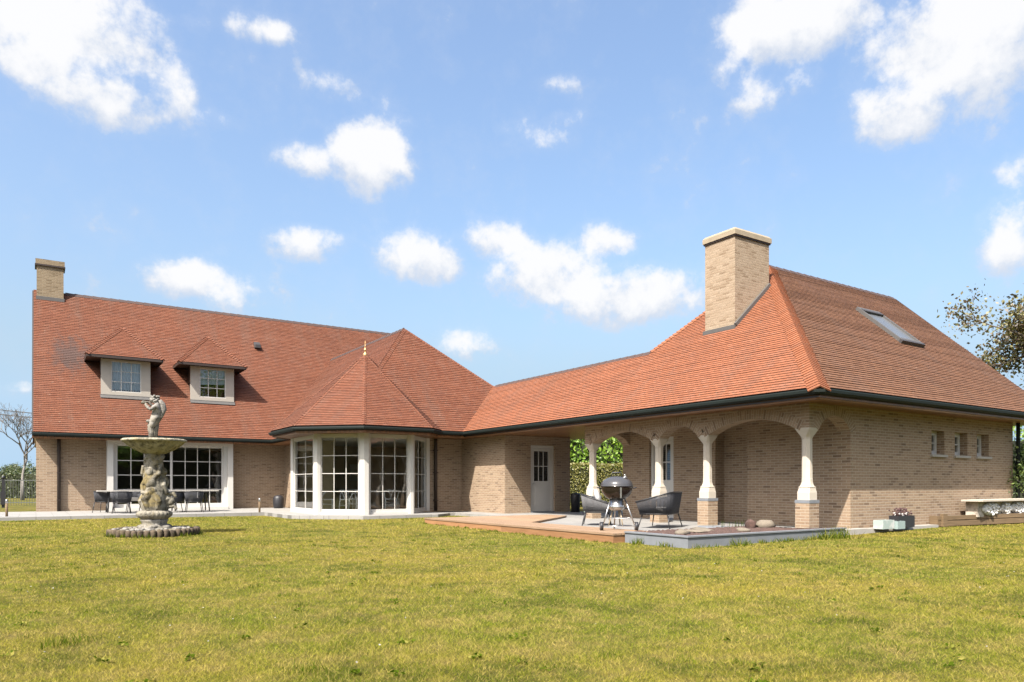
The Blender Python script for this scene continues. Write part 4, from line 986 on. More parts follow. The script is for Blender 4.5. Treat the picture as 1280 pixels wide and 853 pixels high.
# ------------------------------------------------------------------ furniture
def path_ring(w,d,n=20,open_=True):
    """plan of a tub back: from front-left round the back to front-right (y+ = back)"""
    pts=[]; r=min(w,d)*.42
    L=[(-w/2,-d/2),(-w/2,d/2-r)]; pts+= [L[0],((L[0][0]),-d/4),L[1]]
    for k in range(1,7): a=math.pi-k*math.pi/2/6; pts.append((-w/2+r+r*math.cos(a),d/2-r+r*math.sin(a)))
    pts.append((0,d/2))
    for k in range(0,6): a=math.pi/2-k*math.pi/2/6; pts.append((w/2-r+r*math.cos(a),d/2-r+r*math.sin(a)))
    pts+=[(w/2,d/2-r),(w/2,-d/4),(w/2,-d/2)]
    return pts
def lounge_chair(w,d,hb,hf,cushion=True,mt=M_rope,name='lounge_armchair',seat_h=.36,pillow=False):
    root=empty(name,(0,0,0)); top=path_ring(w,d); bot=[(x*.84,y*.84) for x,y in top]; n=len(top)
    ys=[p[1] for p in top]; hz=[hf+(hb-hf)*((y+d/2)/d)**1.1 for y in ys]
    m=MB(); m.tube([(x,y,h) for (x,y),h in zip(top,hz)],.016,7); m.tube([(x,y,seat_h-.08) for x,y in bot],.012,7); local_build(m,'shell_frame',M_blackm,root)
    m=MB()
    for i in range(n-1):
        L=math.hypot(top[i+1][0]-top[i][0],top[i+1][1]-top[i][1]); K=max(2,int(L/.022))
        for k in range(K):
            t=k/K; a=Vector((top[i][0]+(top[i+1][0]-top[i][0])*t,top[i][1]+(top[i+1][1]-top[i][1])*t,hz[i]+(hz[i+1]-hz[i])*t)); b=Vector((bot[i][0]+(bot[i+1][0]-bot[i][0])*t,bot[i][1]+(bot[i+1][1]-bot[i][1])*t,seat_h-.08))
            m.tube([a,(a+b)/2+Vector((0,0,0)),b],.0105,5)
    local_build(m,'rope_weave',mt,root)
    m=MB(); m.prism([(x*.97,y*.97) for x,y in bot],seat_h-.10,seat_h-.07); local_build(m,'seat',M_blackm,root)
    if cushion:
        m=MB(); q=[(x*.93,y*.93) for x,y in bot]; m.prism(q,seat_h-.07,seat_h+.05); o=local_build(m,'seat_cushion',M_seatc,root); b=o.modifiers.new('bev','BEVEL'); b.width=.025; b.segments=3
    for sx in (-1,1):
        for sy in (-1,1):
            m=MB(); m.tube([(sx*w*.36,sy*d*.36,seat_h-.09),(sx*w*.44,sy*d*.45,0)],[.016,.010],8); local_build(m,'leg',M_blackm,root)
    if pillow:
        m=MB(); m.blob((0,0,0),(.24,.07,.20),12,8); o=local_build(m,'back_cushion',M_cush,root); o.location=(.02,-d*.02,seat_h+.27); o.rotation_euler=(-.3,0,0)
    return root
# seats on the patio
ch1=lounge_chair(.78,.74,.74,.50,True,M_ropel,'lounge_armchair',.40,True); ch1.location=(11.15,13.3,.104); ch1.rotation_euler=(0,0,R(48)); tag(ch1,'grey rope armchair with a white cushion left of the kettle grill','armchair')
ch2=lounge_chair(1.30,.78,.80,.58,True,M_rope,'lounge_loveseat',.40); ch2.location=(11.75,11.8,.104); ch2.rotation_euler=(0,0,R(-150)); tag(ch2,'charcoal rope loveseat with its back to the lawn beside the brick plinth','loveseat')
# small side table between them
stb=empty('side_table',(11.3,12.75,.104)); tag(stb,'small low table with pale wooden legs behind the kettle grill','table')
m=MB(); m.lathe([(.24,.40),(.25,.41),(.25,.43),(.24,.435)],(0,0,0),24); local_build(m,'tabletop',M_black,stb)
for k in range(3):
    m=MB(); a=k*2.094+.5; m.tube([(.1*math.cos(a),.1*math.sin(a),.40),(.2*math.cos(a),.2*math.sin(a),0)],[.02,.014],8); local_build(m,'leg',m_simple('pale_leg',(.45,.36,.24),.6) if k==0 else bpy.data.materials['pale_leg'],stb)

# kettle grill
gr=empty('kettle_grill',(9.72,10.98,.16)); gr.rotation_euler=(0,0,R(-33.3)); tag(gr,'large round kettle barbecue on tripod legs with two wheels at the deck edge','barbecue')
Rg=.315; zc=.86
m=MB(); m.lathe([(.05,zc-.285)]+[(Rg*math.sin(a),zc-.285*math.cos(a)) for a in [R(x) for x in range(12,91,6)]]+[(Rg+.012,zc+.004),(Rg+.004,zc+.012),(Rg-.02,zc+.01)],(0,0,0),40); local_build(m,'bowl',M_bowl,gr)
m=MB(); m.lathe([(Rg+.012,zc+.013)]+[(( Rg+.006)*math.cos(a),zc+.02+.195*math.sin(a)) for a in [R(x) for x in range(0,85,6)]]+[(.02,zc+.216)],(0,0,0),40); lid=local_build(m,'lid',M_lid,gr)
m=MB(); m.tube([(-.09,0,zc+.20),(-.10,0,zc+.265),(-.08,0,zc+.285),(.08,0,zc+.285),(.10,0,zc+.265),(.09,0,zc+.20)],[.008,.010,.014,.014,.010,.008],8); local_build(m,'lid_handle',M_black,lid)
m=MB(); m.lathe([(.05,0),(.05,.012),(.015,.02),(.012,.05),(.02,.055),(.02,.065),(.0,.066)],(.15,-.08,zc+.185),14); local_build(m,'vent_damper',M_alu,lid)
m=MB(); m.lathe([(.0,0),(.10,.0),(.15,.03),(.165,.075),(.16,.10),(.135,.11),(.135,.20),(.10,.22)],(0,0,zc-.47),28); local_build(m,'ash_catcher',M_alu,gr)
legs=[(-.30,-.16),(.34,-.16),(0,.36)]
for i,(x,y) in enumerate(legs):
    m=MB(); m.tube([(x*.45,y*.45,zc-.24),(x*1.02,y*1.02,.06 if i<2 else .0)],.0145,8); local_build(m,'leg',M_alu,gr)
for x in (-.325,.365):
    m=MB(); m.tube([(x-.03,-.165,.085),(x+.03,-.165,.085)],.085,18); w_o=local_build(m,'wheel',M_black,gr); m=MB(); m.tube([(x-.036,-.165,.085),(x+.036,-.165,.085)],.05,14); local_build(m,'hub',M_alu,w_o)
m=MB(); m.tube([(-.30,-.165,.085),(.34,-.165,.085)],.008,6); m.tube([(-.24,-.13,.24),(.27,-.13,.24),(0,.26,.24),(-.24,-.13,.24)],.006,6)
for k in range(7): t=k/6; m.tube([(-.2+.4*t,-.13,.24),(-.2*(0)+(.0-.0)+( -.2+.4*t)*.3,.20,.24)],.003,5)
local_build(m,'rack',M_alu,gr)
for s_ in (-1,1):
    m=MB(); m.tube([(s_*(Rg+.0),-.05,zc-.03),(s_*(Rg+.07),-.05,zc-.01),(s_*(Rg+.07),.05,zc-.01),(s_*(Rg),.05,zc-.03)],.010,7); local_build(m,'side_handle',M_black,gr)
m=MB(); m.box(.02,.05,-.325,-.308,zc-.22,zc-.01); local_build(m,'thermometer_bracket',M_alu,gr)

# outdoor dining: two tables and tub chairs in front of the wide window
def table(name,cx,cy,L,w,lab,rz=0):
    t=empty(name,(cx,cy,.125),rz); tag(t,lab,'table','outdoor tables in front of the wide window')
    m=MB(); m.box(-L/2,L/2,-w/2,w/2,.715,.75); o=local_build(m,'tabletop',M_ttop,t); b=o.modifiers.new('bev','BEVEL'); b.width=.008
    for sx in (-1,1):
        m=MB(); m.box(sx*(L/2-.35)-.03,sx*(L/2-.35)+.03,-w/2+.12,w/2-.12,.66,.714); m.tube([(sx*(L/2-.35),-w/2+.2,.68),(sx*(L/2-.3),-w/2+.1,0)],.022,8); m.tube([(sx*(L/2-.35),w/2-.2,.68),(sx*(L/2-.3),w/2-.1,0)],.022,8); local_build(m,'trestle',M_blackm,t)
    return t
table('patio_table',2.62,28.55,1.75,.95,'pale topped outdoor table left of the fountain shaft, its left end by the brick wall')
table('patio_table',4.72,28.55,1.75,.95,'pale topped outdoor table seen right of the fountain shaft')
dc=lounge_chair(.62,.56,.74,.67,True,M_rope,'tub_chair',.46)
cs=[(2.42,27.75,R(172),'charcoal tub chair with its back to the lawn left of the fountain'),(1.98,29.0,R(60),'charcoal tub chair under the left end of the left patio table'),(3.28,27.7,R(195),'charcoal tub chair partly hidden just left of the fountain shaft'),
    (4.70,27.75,R(176),'charcoal tub chair with its back to the lawn right of the fountain'),(3.0,29.4,R(0),'tub chair on the window side of the left patio table'),(4.0,27.9,R(150),'charcoal tub chair hidden close behind the fountain shaft')]
for i,(x,y,rz,lb) in enumerate(cs):
    o=dc if i==0 else copy_tree(dc); o.location=(x,y,.10); o.rotation_euler=(0,0,rz); tag(o,lb,'chair','tub chairs around the outdoor tables')

# bay interior: table and wishbone chairs
def wishbone():
    r_=empty('wishbone_chair',(0,0,0))
    m=MB(); m.prism([(-.25,-.22),(.25,-.22),(.21,.20),(-.21,.20)],.43,.455); local_build(m,'seat',M_chairw,r_)
    for sx in (-1,1):
        m=MB(); m.tube([(sx*.24,-.21,0),(sx*.235,-.20,.46)],[.014,.018],7); local_build(m,'leg',M_chairw,r_)
        m=MB(); m.tube([(sx*.21,.24,0),(sx*.20,.19,.42),(sx*.24,.12,.60),(sx*.27,.03,.70)],[.014,.018,.016,.013],7); local_build(m,'leg',M_chairw,r_)
    m=MB(); m.tube([(.32*math.cos(a)*1.0,.30*math.sin(a)-.02,.70+.055*math.sin(a)) for a in [math.pi*k/14 for k in range(15)]],.017,8); local_build(m,'top_rail',M_chairw,r_)
    m=MB(); m.tube([(0,.20,.44),(0,.23,.56)],.016,7); m.tube([(0,.23,.56),(-.09,.27,.74)],.013,7); m.tube([(0,.23,.56),(.09,.27,.74)],.013,7); local_build(m,'splat',M_chairw,r_)
    m=MB()
    for sx in (-1,1): m.tube([(sx*.237,-.2,.26),(sx*.205,.2,.30)],.009,6)
    m.tube([(-.237,-.2,.30),(.237,-.2,.30)],.009,6); m.tube([(-.2,.21,.24),(.2,.21,.24)],.009,6); local_build(m,'stretcher',M_chairw,r_)
    return r_
wc=wishbone()
for i,(x,y,rz,lb) in enumerate([(10.55,23.85,R(150),'white wishbone chair at the right of the bay'),(8.35,24.35,R(75),'white wishbone chair at the left of the bay'),(8.95,23.85,R(120),'white wishbone chair second from the left inside the bay'),(9.4,23.7,R(160),'white wishbone chair against the middle post of the bay'),(10.0,25.9,R(10),'white wishbone chair behind the table in the bay')]):
    o=wc if i==0 else copy_tree(wc); o.location=(x,y,.126); o.rotation_euler=(0,0,rz); tag(o,lb,'chair','white chairs around the dining table in the bay')
dt=empty('dining_table',(9.7,24.8,.126)); tag(dt,'white dining table standing inside the bay window','table')
m=MB(); m.lathe([(.66,.70),(.68,.71),(.68,.735),(.66,.74)],(0,0,0),36); local_build(m,'tabletop',M_chairw,dt)
m=MB(); m.lathe([(.28,0),(.26,.03),(.06,.08),(.05,.6),(.2,.70)],(0,0,0),20); local_build(m,'pedestal',M_chairw,dt)
m=MB(); m.box(11.1,11.75,29.40,29.44,1.25,1.95); o=m.build('wall_picture',M_ceil,loc=(11.4,29.42,1.25)); tag(o,'pale picture on the back wall seen through the bay','picture')

# bollards, pot, crates
def bollard(x,y,lab,h=.5):
    o=empty('bollard_light',(x,y,0)); tag(o,lab,'bollard light','bollard lights along the path')
    m=MB(); m.tube([(0,0,0),(0,0,h-.12)],.035,12); local_build(m,'post',M_timber,o)
    m=MB(); m.tube([(0,0,h-.119),(0,0,h-.02),(0,0,h)],[.034,.034,.02],12); local_build(m,'lamp_head',M_alu,o)
bollard(-.75,27.0,'short bollard light at the left edge beside the path corner',.62); bollard(6.6,26.3,'short bollard light between the wide window and the dark pot',.60)
m=MB(); m.lathe([(.17,0),(.20,.03),(.22,.25),(.215,.42),(.18,.50),(.12,.53),(.04,.545)],(0,0,0),22); o=local_build(m,'dark_pot',M_black,None); o.location=(8.45,30.6,.10); tag(o,'black lidded pot against the brick wall left of the bay','pot')
m=MB(); m.lathe([(.15,0),(.17,.5),(.18,.62),(.16,.66),(.05,.68)],(0,0,0),18); o=local_build(m,'bin',M_black,None); o.location=(15.95,20.2,.104); tag(o,'slim black bin at the end of the door wall in the passage','bin')
# crates by the right wall
rc=random.Random(11)
m=MB(); 
def crate(mb,L,w,h,t=.012):
    mb.box(-L/2,L/2,-w/2,-w/2+t,0,h); mb.box(-L/2,L/2,w/2-t,w/2,0,h); mb.box(-L/2,-L/2+t,-w/2+t,w/2-t,0,h); mb.box(L/2-t,L/2,-w/2+t,w/2-t,0,h); mb.box(-L/2+t,L/2-t,-w/2+t,w/2-t,0,.02)
s=NT('white_mint_plastic'); M_mint=s.set(s.mix(s.ramp(s.obj() if False else s.noise(s.geo(),4,2),[(.45,0),(.55,1)]),(.58,.60,.58),(.40,.48,.45)),.5)
M_teal=m_simple('pale_turquoise_plastic',(.33,.42,.41),.4,var=.1)
crate(m,.44,.22,.19); o=local_build(m,'plastic_crate',M_mint,None); o.location=(15.38,8.72,.11); tag(o,'white and mint plastic crate against the right wall','crate')
m=MB(); crate(m,.30,.18,.17); o=local_build(m,'plastic_crate',M_teal,None); o.location=(15.78,8.64,.10); tag(o,'small turquoise plastic crate between the white crate and the dark planter','crate')
db=empty('window_box_planter',(16.22,8.78,.115)); tag(db,'dark trough planter with dried dark twigs against the right wall','planter')
m=MB(); crate(m,.66,.22,.26); m.box(-.29,.29,-.09,.09,.20,.22); local_build(m,'trough',M_black,db)
M_twig=m_simple('dried_plum_twigs',(.10,.05,.05),.8,var=.5,sc=20)
m=MB()
for k in range(90):
    x=rc.uniform(-.30,.27); y=rc.uniform(-.08,.08); h=rc.uniform(.05,.22); p=Vector((x,y,.21)); q=p+Vector((rc.uniform(-.08,.08),rc.uniform(-.06,.06),h)); m.tube([p,(p+q)/2+Vector((rc.uniform(-.03,.03),0,0)),q],.004,4)
    m.blob(q,(.022,.018,.014),5,4)
for k in range(14):
    q=Vector((rc.uniform(-.25,.28),rc.uniform(-.08,.05),rc.uniform(.24,.32))); m.blob(q,(.035,.025,.018),6,4,mi=1)
local_build(m,'dried_plants',[M_twig,M_cush],db)

# ------------------------------------------------------------------ vegetation
def leaf_mesh(name,pts,sizes,mt,parent=None,rng=None,flat=.0,loc=None):
    """random oriented quads (numpy)"""
    n=len(pts); P=np.array(pts,dtype=np.float64); S_=np.array(sizes)[:,None]
    g=np.random.RandomState(rng or 1)
    a=g.normal(size=(n,3)); a[:,2]*=(1-flat); a/=np.linalg.norm(a,axis=1)[:,None]
    b=g.normal(size=(n,3)); b[:,2]*=(1-flat); b-=a*(a*b).sum(1)[:,None]; b/=np.linalg.norm(b,axis=1)[:,None]
    v=np.stack([P-a*S_*.5,P+b*S_*.32,P+a*S_*.5,P-b*S_*.32],1).reshape(-1,3)
    me=bpy.data.meshes.new(name); me.vertices.add(4*n); me.vertices.foreach_set('co',v.ravel()); me.loops.add(4*n); me.loops.foreach_set('vertex_index',np.arange(4*n,dtype=np.int32))
    me.polygons.add(n); me.polygons.foreach_set('loop_start',np.arange(0,4*n,4,dtype=np.int32)); me.polygons.foreach_set('loop_total',np.full(n,4,dtype=np.int32)); me.update(calc_edges=True)
    at=me.attributes.new('rnd','FLOAT','FACE'); at.data.foreach_set('value',g.rand(n).astype(np.float32))
    me.materials.append(mt); o=bpy.data.objects.new(name,me); COL.objects.link(o)
    if parent: o.parent=parent
    return o
def grow(rng,p,d,L,r,depth,segs,tips,spread=.55,up=.15,shrink=.72):
    pts=[p]; rr_=[r]; q=p; dd=d.copy()
    for k in range(3):
        dd=(dd+Vector((rng.gauss(0,.12),rng.gauss(0,.12),rng.gauss(0,.08)+up*.3))).normalized(); q=q+dd*L/3; pts.append(q); rr_.append(r*(1-.28*(k+1)/3))
    segs.append((pts,rr_,depth))
    if depth==0: tips.append((q,dd)); return
    n=rng.choice([2,3,3])
    for k in range(n):
        v=Vector((rng.gauss(0,1),rng.gauss(0,1),rng.gauss(0,.6)+up)).normalized(); nd=(dd+v*spread*rng.uniform(.8,1.4)).normalized()
        grow(rng,q if k<2 else pts[2],nd,L*shrink*rng.uniform(.8,1.15),r*.66,depth-1,segs,tips,spread,up,shrink)
    if depth<=2: tips.append((q,dd))
def tree(name,x,y,h,seed,lab,cat,lm,bm_,depth=5,leaf=.1,per=26,clump=.45,trunk=.22,spread=.6,up=.15,group=None,z0=0,r0=None,bare=False,shrink=.75,twig=.006):
    rng=random.Random(seed); t=empty(name,(x,y,z0)); tag(t,lab,cat,group)
    segs=[];tips=[]; r0=r0 or h*.022
    grow(rng,Vector((0,0,h*trunk)),Vector((0,0,1)),h*.26,r0*.8,depth,segs,tips,spread,up,shrink)
    mx=max(q.z for q,_ in tips); 
    m=MB(); m.tube([(0,0,-.1),(0,0,h*trunk*.5),(0,0,h*trunk)],[r0*1.25,r0,r0*.85],9)
    sc=1 if mx<=0 else h/mx
    for pts,rr_,dp in segs: m.tube([p*sc for p in pts],[max(a,twig) for a in rr_],6 if dp>1 else 4,cap=False)
    m.v=m.v; local_build(m,'trunk',bm_,t)
    if not bare:
        P=[];S_=[]
        for q,dd in tips:
            for k in range(per):
                P.append(tuple(q*sc+Vector((rng.gauss(0,clump),rng.gauss(0,clump),rng.gauss(0,clump*.7))))); S_.append(leaf*rng.uniform(.6,1.4))
        leaf_mesh('crown',P,S_,lm,t,seed)
    return t
def hedge(name,pts,w,h,lab,lm,dens=220,leaf=.07,seed=1,rough=.12,group=None,cat='hedge'):
    """leafy clipped hedge following a line, with a dark woody core"""
    rng=random.Random(seed); o=empty(name,(pts[0][0],pts[0][1],0)); tag(o,lab,cat,group); P=[];S_=[]; L0=Vector((pts[0][0],pts[0][1],0))
    m=MB()
    for i in range(len(pts)-1):
        a=Vector((*pts[i],0));b=Vector((*pts[i+1],0)); d=(b-a); L=d.length; d.normalize(); n=Vector((-d.y,d.x,0))
        m.xbox((a+b)/2-L0+Vector((0,0,h*.46)),d,n,(0,0,1),L,w*.72,h*.88)
        for k in range(int(L*(2*h+w)*dens)):
            s=rng.uniform(-.1,L+.1); per=rng.uniform(0,2*h+w)
            if per<h: q=(-w/2,per)
            elif per<h+w: q=(per-h-w/2,h)
            else: q=(w/2,per-h-w)
            bump=rough*(math.sin(s*1.7+seed)+math.sin(s*4.1+per*3))*.5
            dz=rng.gauss(0,rough*.5)
            sg=-1 if q[0]<0 else 1
            P.append(tuple(a-L0+d*s+n*(q[0]+sg*(bump*.6+rng.gauss(0,rough*.35)) if per<h or per>h+w else q[0])+Vector((0,0,max(.02,q[1]+(bump+dz if h<=per<=h+w else 0))))))
            S_.append(leaf*rng.uniform(.6,1.4))
    local_build(m,'woody_core',M_core,o); leaf_mesh('foliage',P,S_,lm,o,seed); return o
M_core=m_simple('hedge_core',(.03,.035,.015),.95)
# passage view: clipped hedge, bright leaves behind
def W2(u,v_,Y): # world point from camera-space right/forward
    X=(u-640)/906*Y; return (CA*X+SA*Y,-SA*X+CA*Y)
c0=W2(650,0,34);c1=W2(850,0,34)
hedge('clipped_hedge',[c0,c1],.9,2.05,'olive clipped hedge beyond the covered passage',m_leaf('lit_olive_hedge_leaves',[(0,(.12,.13,.02)),(.6,(.21,.20,.04)),(1,(.30,.27,.07))],.25),700,.075,4,.05)
cb0=W2(640,0,36.5);cb1=W2(860,0,36.5)
hedge('leafy_hedge',[cb0,cb1],2.2,4.1,'bright green large leaved hedge above the clipped one',M_lfb,150,.18,5,.45)
# right: bronze tree and shrub
x,y=W2(1305,0,33); tree('bronze_leaved_tree',x,y,10.6,24,'tree with loose bronze green leaves behind the right roof','tree',M_lfr,M_bark,6,.17,34,.40,.16,.80,.08,twig=.014)
shr=empty('wall_shrub',(22.75,8.75,.27)); tag(shr,'tangled green shrub with a bare pale stem at the right end of the wall','shrub')
rng=random.Random(31); segs=[];tips=[]
for k in range(4): grow(rng,Vector((rng.uniform(-.15,.15),rng.uniform(-.1,.1),0)),Vector((rng.uniform(-.3,.3),rng.uniform(-.2,.2),1)).normalized(),.75,.035,3,segs,tips,.7,.15,.62)
m=MB()
for pts,rr_,dp in segs: m.tube(pts,[max(a,.004) for a in rr_],5,cap=False)
m.tube([(-.05,-.1,.3),(-.35,-.15,.5),(-.62,-.15,.62)],[.014,.01,.005],5)
local_build(m,'stems',M_barkg,shr)
P=[];S_=[]
for q,dd in tips:
    for k in range(42): P.append(tuple(q+Vector((rng.gauss(0,.17),rng.gauss(0,.15),rng.gauss(0,.17))))); S_.append(.075*rng.uniform(.6,1.4))
leaf_mesh('foliage',P,S_,M_lfd,shr,3)
x0,y0=W2(1262,0,30);x1,y1=W2(1420,0,30); hedge('boundary_hedge',[(x0,y0),(x1,y1)],1.5,3.2,'light green hedge seen past the right end of the wall',M_lfg,120,.14,8,.3)
# left: bare tree, hedges, fence
x,y=W2(28,0,52); tree('bare_tree',x,y,6.9,8,'large leafless tree rising beyond the fence at the left','tree',None,M_barkg,7,.1,1,.3,.20,.50,.06,bare=True,r0=.12,shrink=.76)
hx0,hy0=W2(-420,0,60);hx1,hy1=W2(60,0,60); hedge('field_hedge',[(hx0,hy0),(hx1,hy1)],2,2.2,'green hedgerow beyond the meadow at the left',M_lff,90,.16,12,.5)
for i,(u,Y,h,sd_,lb) in enumerate([(8,80,3.2,3,'small pale tree at the far left horizon'),(20,85,3.6,4,'round topped pale tree behind the hedgerow'),(40,75,3.0,6,'far tree close beside the house corner'),(-30,78,8,9,'far tree outside the left edge of the meadow')]):
    if i==3: continue
    x,y=W2(u,0,Y); tree('distant_tree',x,y,h,sd_,lb,'tree',M_lff,M_barkg,5,.12,5,.22,.2,.6,.15,group='trees on the far left horizon')
def fence():
    o=empty('garden_fence',(0,0,0)); a=Vector((*W2(-60,0,38),0)); b=Vector((*W2(62,0,38),0)); o.location=a; tag(o,'thin metal railing fence across the left background','fence')
    d=(b-a); L=d.length; d.normalize(); m=MB(); n=int(L/.14)
    for k in range(n): p=d*(k*.14); m.tube([p,p+Vector((0,0,1.35))],.010,4,cap=False)
    local_build(m,'bars',M_railg,o); m=MB(); m.bar((0,0,.15),d*L+Vector((0,0,.15)),.03,.04); m.bar((0,0,1.32),d*L+Vector((0,0,1.32)),.03,.04); local_build(m,'rails',M_railg,o)
M_railg=m_simple('grey_railing',(.10,.11,.10),.5)
fence()
x,y=W2(4,0,34); gp_=empty('gate_post',(x,y,0)); tag(gp_,'dark gate post with a lantern cap at the left edge','post')
m=MB(); m.box(-.06,.06,-.06,.06,0,1.35); local_build(m,'post',M_black,gp_); m=MB(); m.box(-.10,.10,-.10,.10,.15,.75); local_build(m,'lock_box',M_black,gp_); m=MB(); m.lathe([(.07,1.35),(.07,1.45),(.02,1.52)],(0,0,0),10); local_build(m,'cap',M_black,gp_)
# overhead wires
for i,(v0,v1) in enumerate([(509,515),(515,520)]):
    Y=70; a=W2(-60,0,Y); b=W2(120,0,Y); m=MB(); za=1.05+(607-(v0-5))/906*Y; zb=1.05+(607-(v1+6))/906*Y
    m.tube([(a[0]+(b[0]-a[0])*t,a[1]+(b[1]-a[1])*t,za+(zb-za)*t-.25*math.sin(math.pi*t)) for t in [k/8 for k in range(9)]],.045,5); o=m.build('overhead_wire',M_blackm,loc=(a[0],a[1],za)); tag(o,'upper thin overhead wire crossing the sky at the left' if i==0 else 'lower thin overhead wire crossing the sky at the left','wire')
# out of view: hedges and two taller trees added to darken window reflections
hedge('unseen_reflection_hedge',[(-28,-18),(34,-20)],1.5,6.0,'tall unseen hedge added behind the viewpoint to darken window reflections',M_lfh,14,.30,15,.3)
hedge('unseen_reflection_hedge',[(-27,-18),(-27,24)],1.8,6.5,'tall unseen hedge added on the west side to block sky reflections',M_lfh,12,.32,16,.3)
tree('garden_tree',6.9,-9,4.6,41,'green tree on the lawn behind the viewpoint','tree',M_lfb,M_bark,4,.28,40,.55,.2,.6,.15)
tree('garden_tree',15.0,-14,12.0,42,'taller unseen tree added by the rear hedge to darken window reflections','tree',M_lfg,M_bark,4,.34,40,.7,.2,.6,.15)
tree('garden_tree',-2.0,-15,12.0,43,'unseen green tree added at the rear left to darken window reflections','tree',M_lfg,M_bark,4,.34,40,.7,.2,.6,.15)

# ------------------------------------------------------------------ grass
def inpoly(x,y,poly):
    c=np.zeros(len(x),bool); n=len(poly)
    for i in range(n):
        x0,y0=poly[i];x1,y1=poly[(i+1)%n]
        if y0==y1: continue
        k=((y0>y)!=(y1>y))&(x<(x1-x0)*(y-y0)/(y1-y0)+x0); c^=k
    return c
def hnp(x,y):
    t=np.clip((x-13.5)/5,0,1); return .012*np.sin(x*.5+1)+.012*np.sin(y*.43)+.07*t*t*(3-2*t)
def blades(name,X,Y,H,Wd,mt,seed,lean=.35):
    g=np.random.RandomState(seed); n=len(X); th=g.rand(n)*2*np.pi; Z=hnp(X,Y)-.004
    dx=np.cos(th)*Wd/2;dy=np.sin(th)*Wd/2; lx=g.normal(0,lean,n)*H;ly=g.normal(0,lean,n)*H
    v=np.empty((n,3,3)); v[:,0]=np.stack([X-dx,Y-dy,Z],1); v[:,1]=np.stack([X+dx,Y+dy,Z],1); v[:,2]=np.stack([X+lx,Y+ly,Z+H],1)
    me=bpy.data.meshes.new(name); me.vertices.add(3*n); me.vertices.foreach_set('co',v.ravel()); me.loops.add(3*n); me.loops.foreach_set('vertex_index',np.arange(3*n,dtype=np.int32))
    me.polygons.add(n); me.polygons.foreach_set('loop_start',np.arange(0,3*n,3,dtype=np.int32)); me.polygons.foreach_set('loop_total',np.full(n,3,dtype=np.int32)); me.update(calc_edges=True)
    at=me.attributes.new('rnd','FLOAT','FACE'); at.data.foreach_set('value',g.rand(n).astype(np.float32))
    me.materials.append(mt); o=bpy.data.objects.new(name,me); COL.objects.link(o); return o
g=np.random.RandomState(7); n=850000
Yc=3.0*np.exp(g.rand(n)*math.log(26/3.0)); Xc=(g.rand(n)*1.56-.78)*Yc
GX=CA*Xc+SA*Yc; GY=-SA*Xc+CA*Yc
bad=inpoly(GX,GY,path_poly)|inpoly(GX,GY,patio_poly)|inpoly(GX,GY,deck_poly)|inpoly(GX,GY,[(9.15,8.55),(13.9,8.55),(13.9,10.4),(9.15,10.4)])|inpoly(GX,GY,[(13.6,8.78),(24,8.78),(24,30),(13.6,30)])|inpoly(GX,GY,[(17.9,8.9),(24.5,8.05),(24.5,9.1),(17.9,9.1)])|(((GX-FX)**2+(GY-FY)**2)<.85**2)|inpoly(GX,GY,[(7,23),(13,21.5),(13,30),(7,30)])|(GY>30)
GX,GY,Yk=GX[~bad],GY[~bad],Yc[~bad]
nz=np.sin(GX*1.3+np.sin(GY*.9)*2)*np.cos(GY*1.1+np.sin(GX*.7)*2)
H=(.010+.020*g.rand(len(GX))**1.5)*(1+.12*nz)*(1+Yk*.012); Wd=np.maximum(.003,.00085*Yk)*(.7+.6*g.rand(len(GX)))
o=blades('grass',GX,GY,H,Wd,M_grass,3,.95); tag(o,'short yellow green lawn grass','grass',kind='stuff')
# taller tufts along walls, edging and here and there
TX=[];TY=[];TH=[]
rg_=random.Random(17)
def tuft(x,y,r_,h,n):
    for k in range(n): TX.append(x+rg_.gauss(0,r_)); TY.append(y+rg_.gauss(0,r_)); TH.append(h*rg_.uniform(.5,1.2))
for k in range(60): tuft(rg_.uniform(9.2,13.7),8.47,.03,.09,9)
tuft(12.7,8.42,.12,.2,90); tuft(13.2,8.4,.15,.24,120); tuft(10.3,8.45,.1,.16,60); tuft(9.1,9.7,.06,.15,60); tuft(9.08,9.0,.06,.12,50)
for k in range(50): tuft(8.82,rg_.uniform(10,18),.03,.06,8)
for k in range(46):
    a=rg_.uniform(0,6.28); tuft(FX+.89*math.cos(a),FY+.89*math.sin(a),.03,.10,10)
for k in range(120):
    Yq=rg_.uniform(4,16); Xq=rg_.uniform(-.7,.7)*Yq; x=CA*Xq+SA*Yq;y=-SA*Xq+CA*Yq
    if 8.6<x and 8.4<y: continue
    tuft(x,y,.04,.045,26)
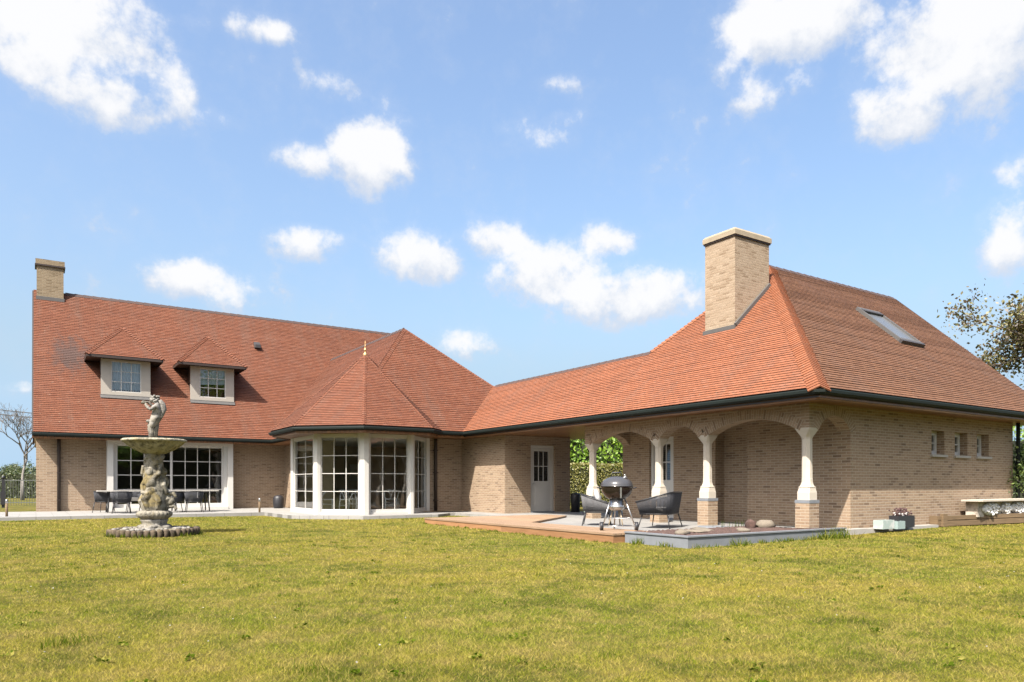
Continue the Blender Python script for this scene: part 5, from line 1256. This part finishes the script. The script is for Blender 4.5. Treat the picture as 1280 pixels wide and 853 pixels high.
for (u,v_) in ((95,808),(70,812),(380,847)):
    Yq=906*1.05/(v_-607); Xq=(u-640)/906*Yq; tuft(CA*Xq+SA*Yq,-SA*Xq+CA*Yq,.06,.08,60)
TX,TY,TH=map(np.array,(TX,TY,TH)); dist=SA*TX+CA*TY
o=blades('grass_tufts',TX,TY,TH,np.maximum(.006,.0012*dist),M_tuft:=m_leaf('tuft_green',[(0,(.05,.085,.006)),(.6,(.10,.14,.012)),(1,(.30,.27,.07))],.35,gl=0),9,.4); tag(o,'longer green grass tufts along edges and scattered on the lawn','grass',kind='stuff')
# broad leaved weeds and a few daisies in the lawn
WP=[];WS=[]
for k in range(80):
    Yq=3.4+12*rg_.random()**1.6; Xq=rg_.uniform(-.7,.7)*Yq; x=CA*Xq+SA*Yq;y=-SA*Xq+CA*Yq
    if (8.6<x and 8.2<y) or (x-FX)**2+(y-FY)**2<1.2: continue
    r_=rg_.uniform(.03,.08)
    for j in range(14): a=rg_.uniform(0,6.28); q=rg_.uniform(.1,1)*r_; WP.append((x+q*math.cos(a),y+q*math.sin(a),lawn_h(x,y)+rg_.uniform(.012,.032))); WS.append(rg_.uniform(.018,.04))
o=leaf_mesh('lawn_weeds',WP,WS,M_tuft,None,5,.6); tag(o,'small broad leaved weeds scattered in the lawn','weeds',kind='stuff')
DP=[];DS=[]
for k in range(70):
    Yq=4+9*rg_.random(); Xq=rg_.uniform(-.7,.7)*Yq; x=CA*Xq+SA*Yq;y=-SA*Xq+CA*Yq
    if 8.6<x and 8.2<y: continue
    for j in range(3): DP.append((x,y,lawn_h(x,y)+.035)); DS.append(.016)
o=leaf_mesh('daisies',DP,DS,M_cush,None,6,.8); tag(o,'few tiny white daisies dotted in the lawn','flowers',kind='stuff')
# dry stalks growing in the planter mulch
m=MB()
for k in range(26):
    x=rg_.uniform(12.0,13.1); y=rg_.uniform(10.0,10.6); h=rg_.uniform(.08,.2); m.tube([(x,y,.13),(x+rg_.uniform(-.03,.03),y,.13+h)],[.006,.002],4)
o=m.build('dry_stalks',M_tuft,loc=(12.5,10.3,.13)); tag(o,'thin yellowish stalks sprouting between mulch and patio','weeds',kind='stuff')
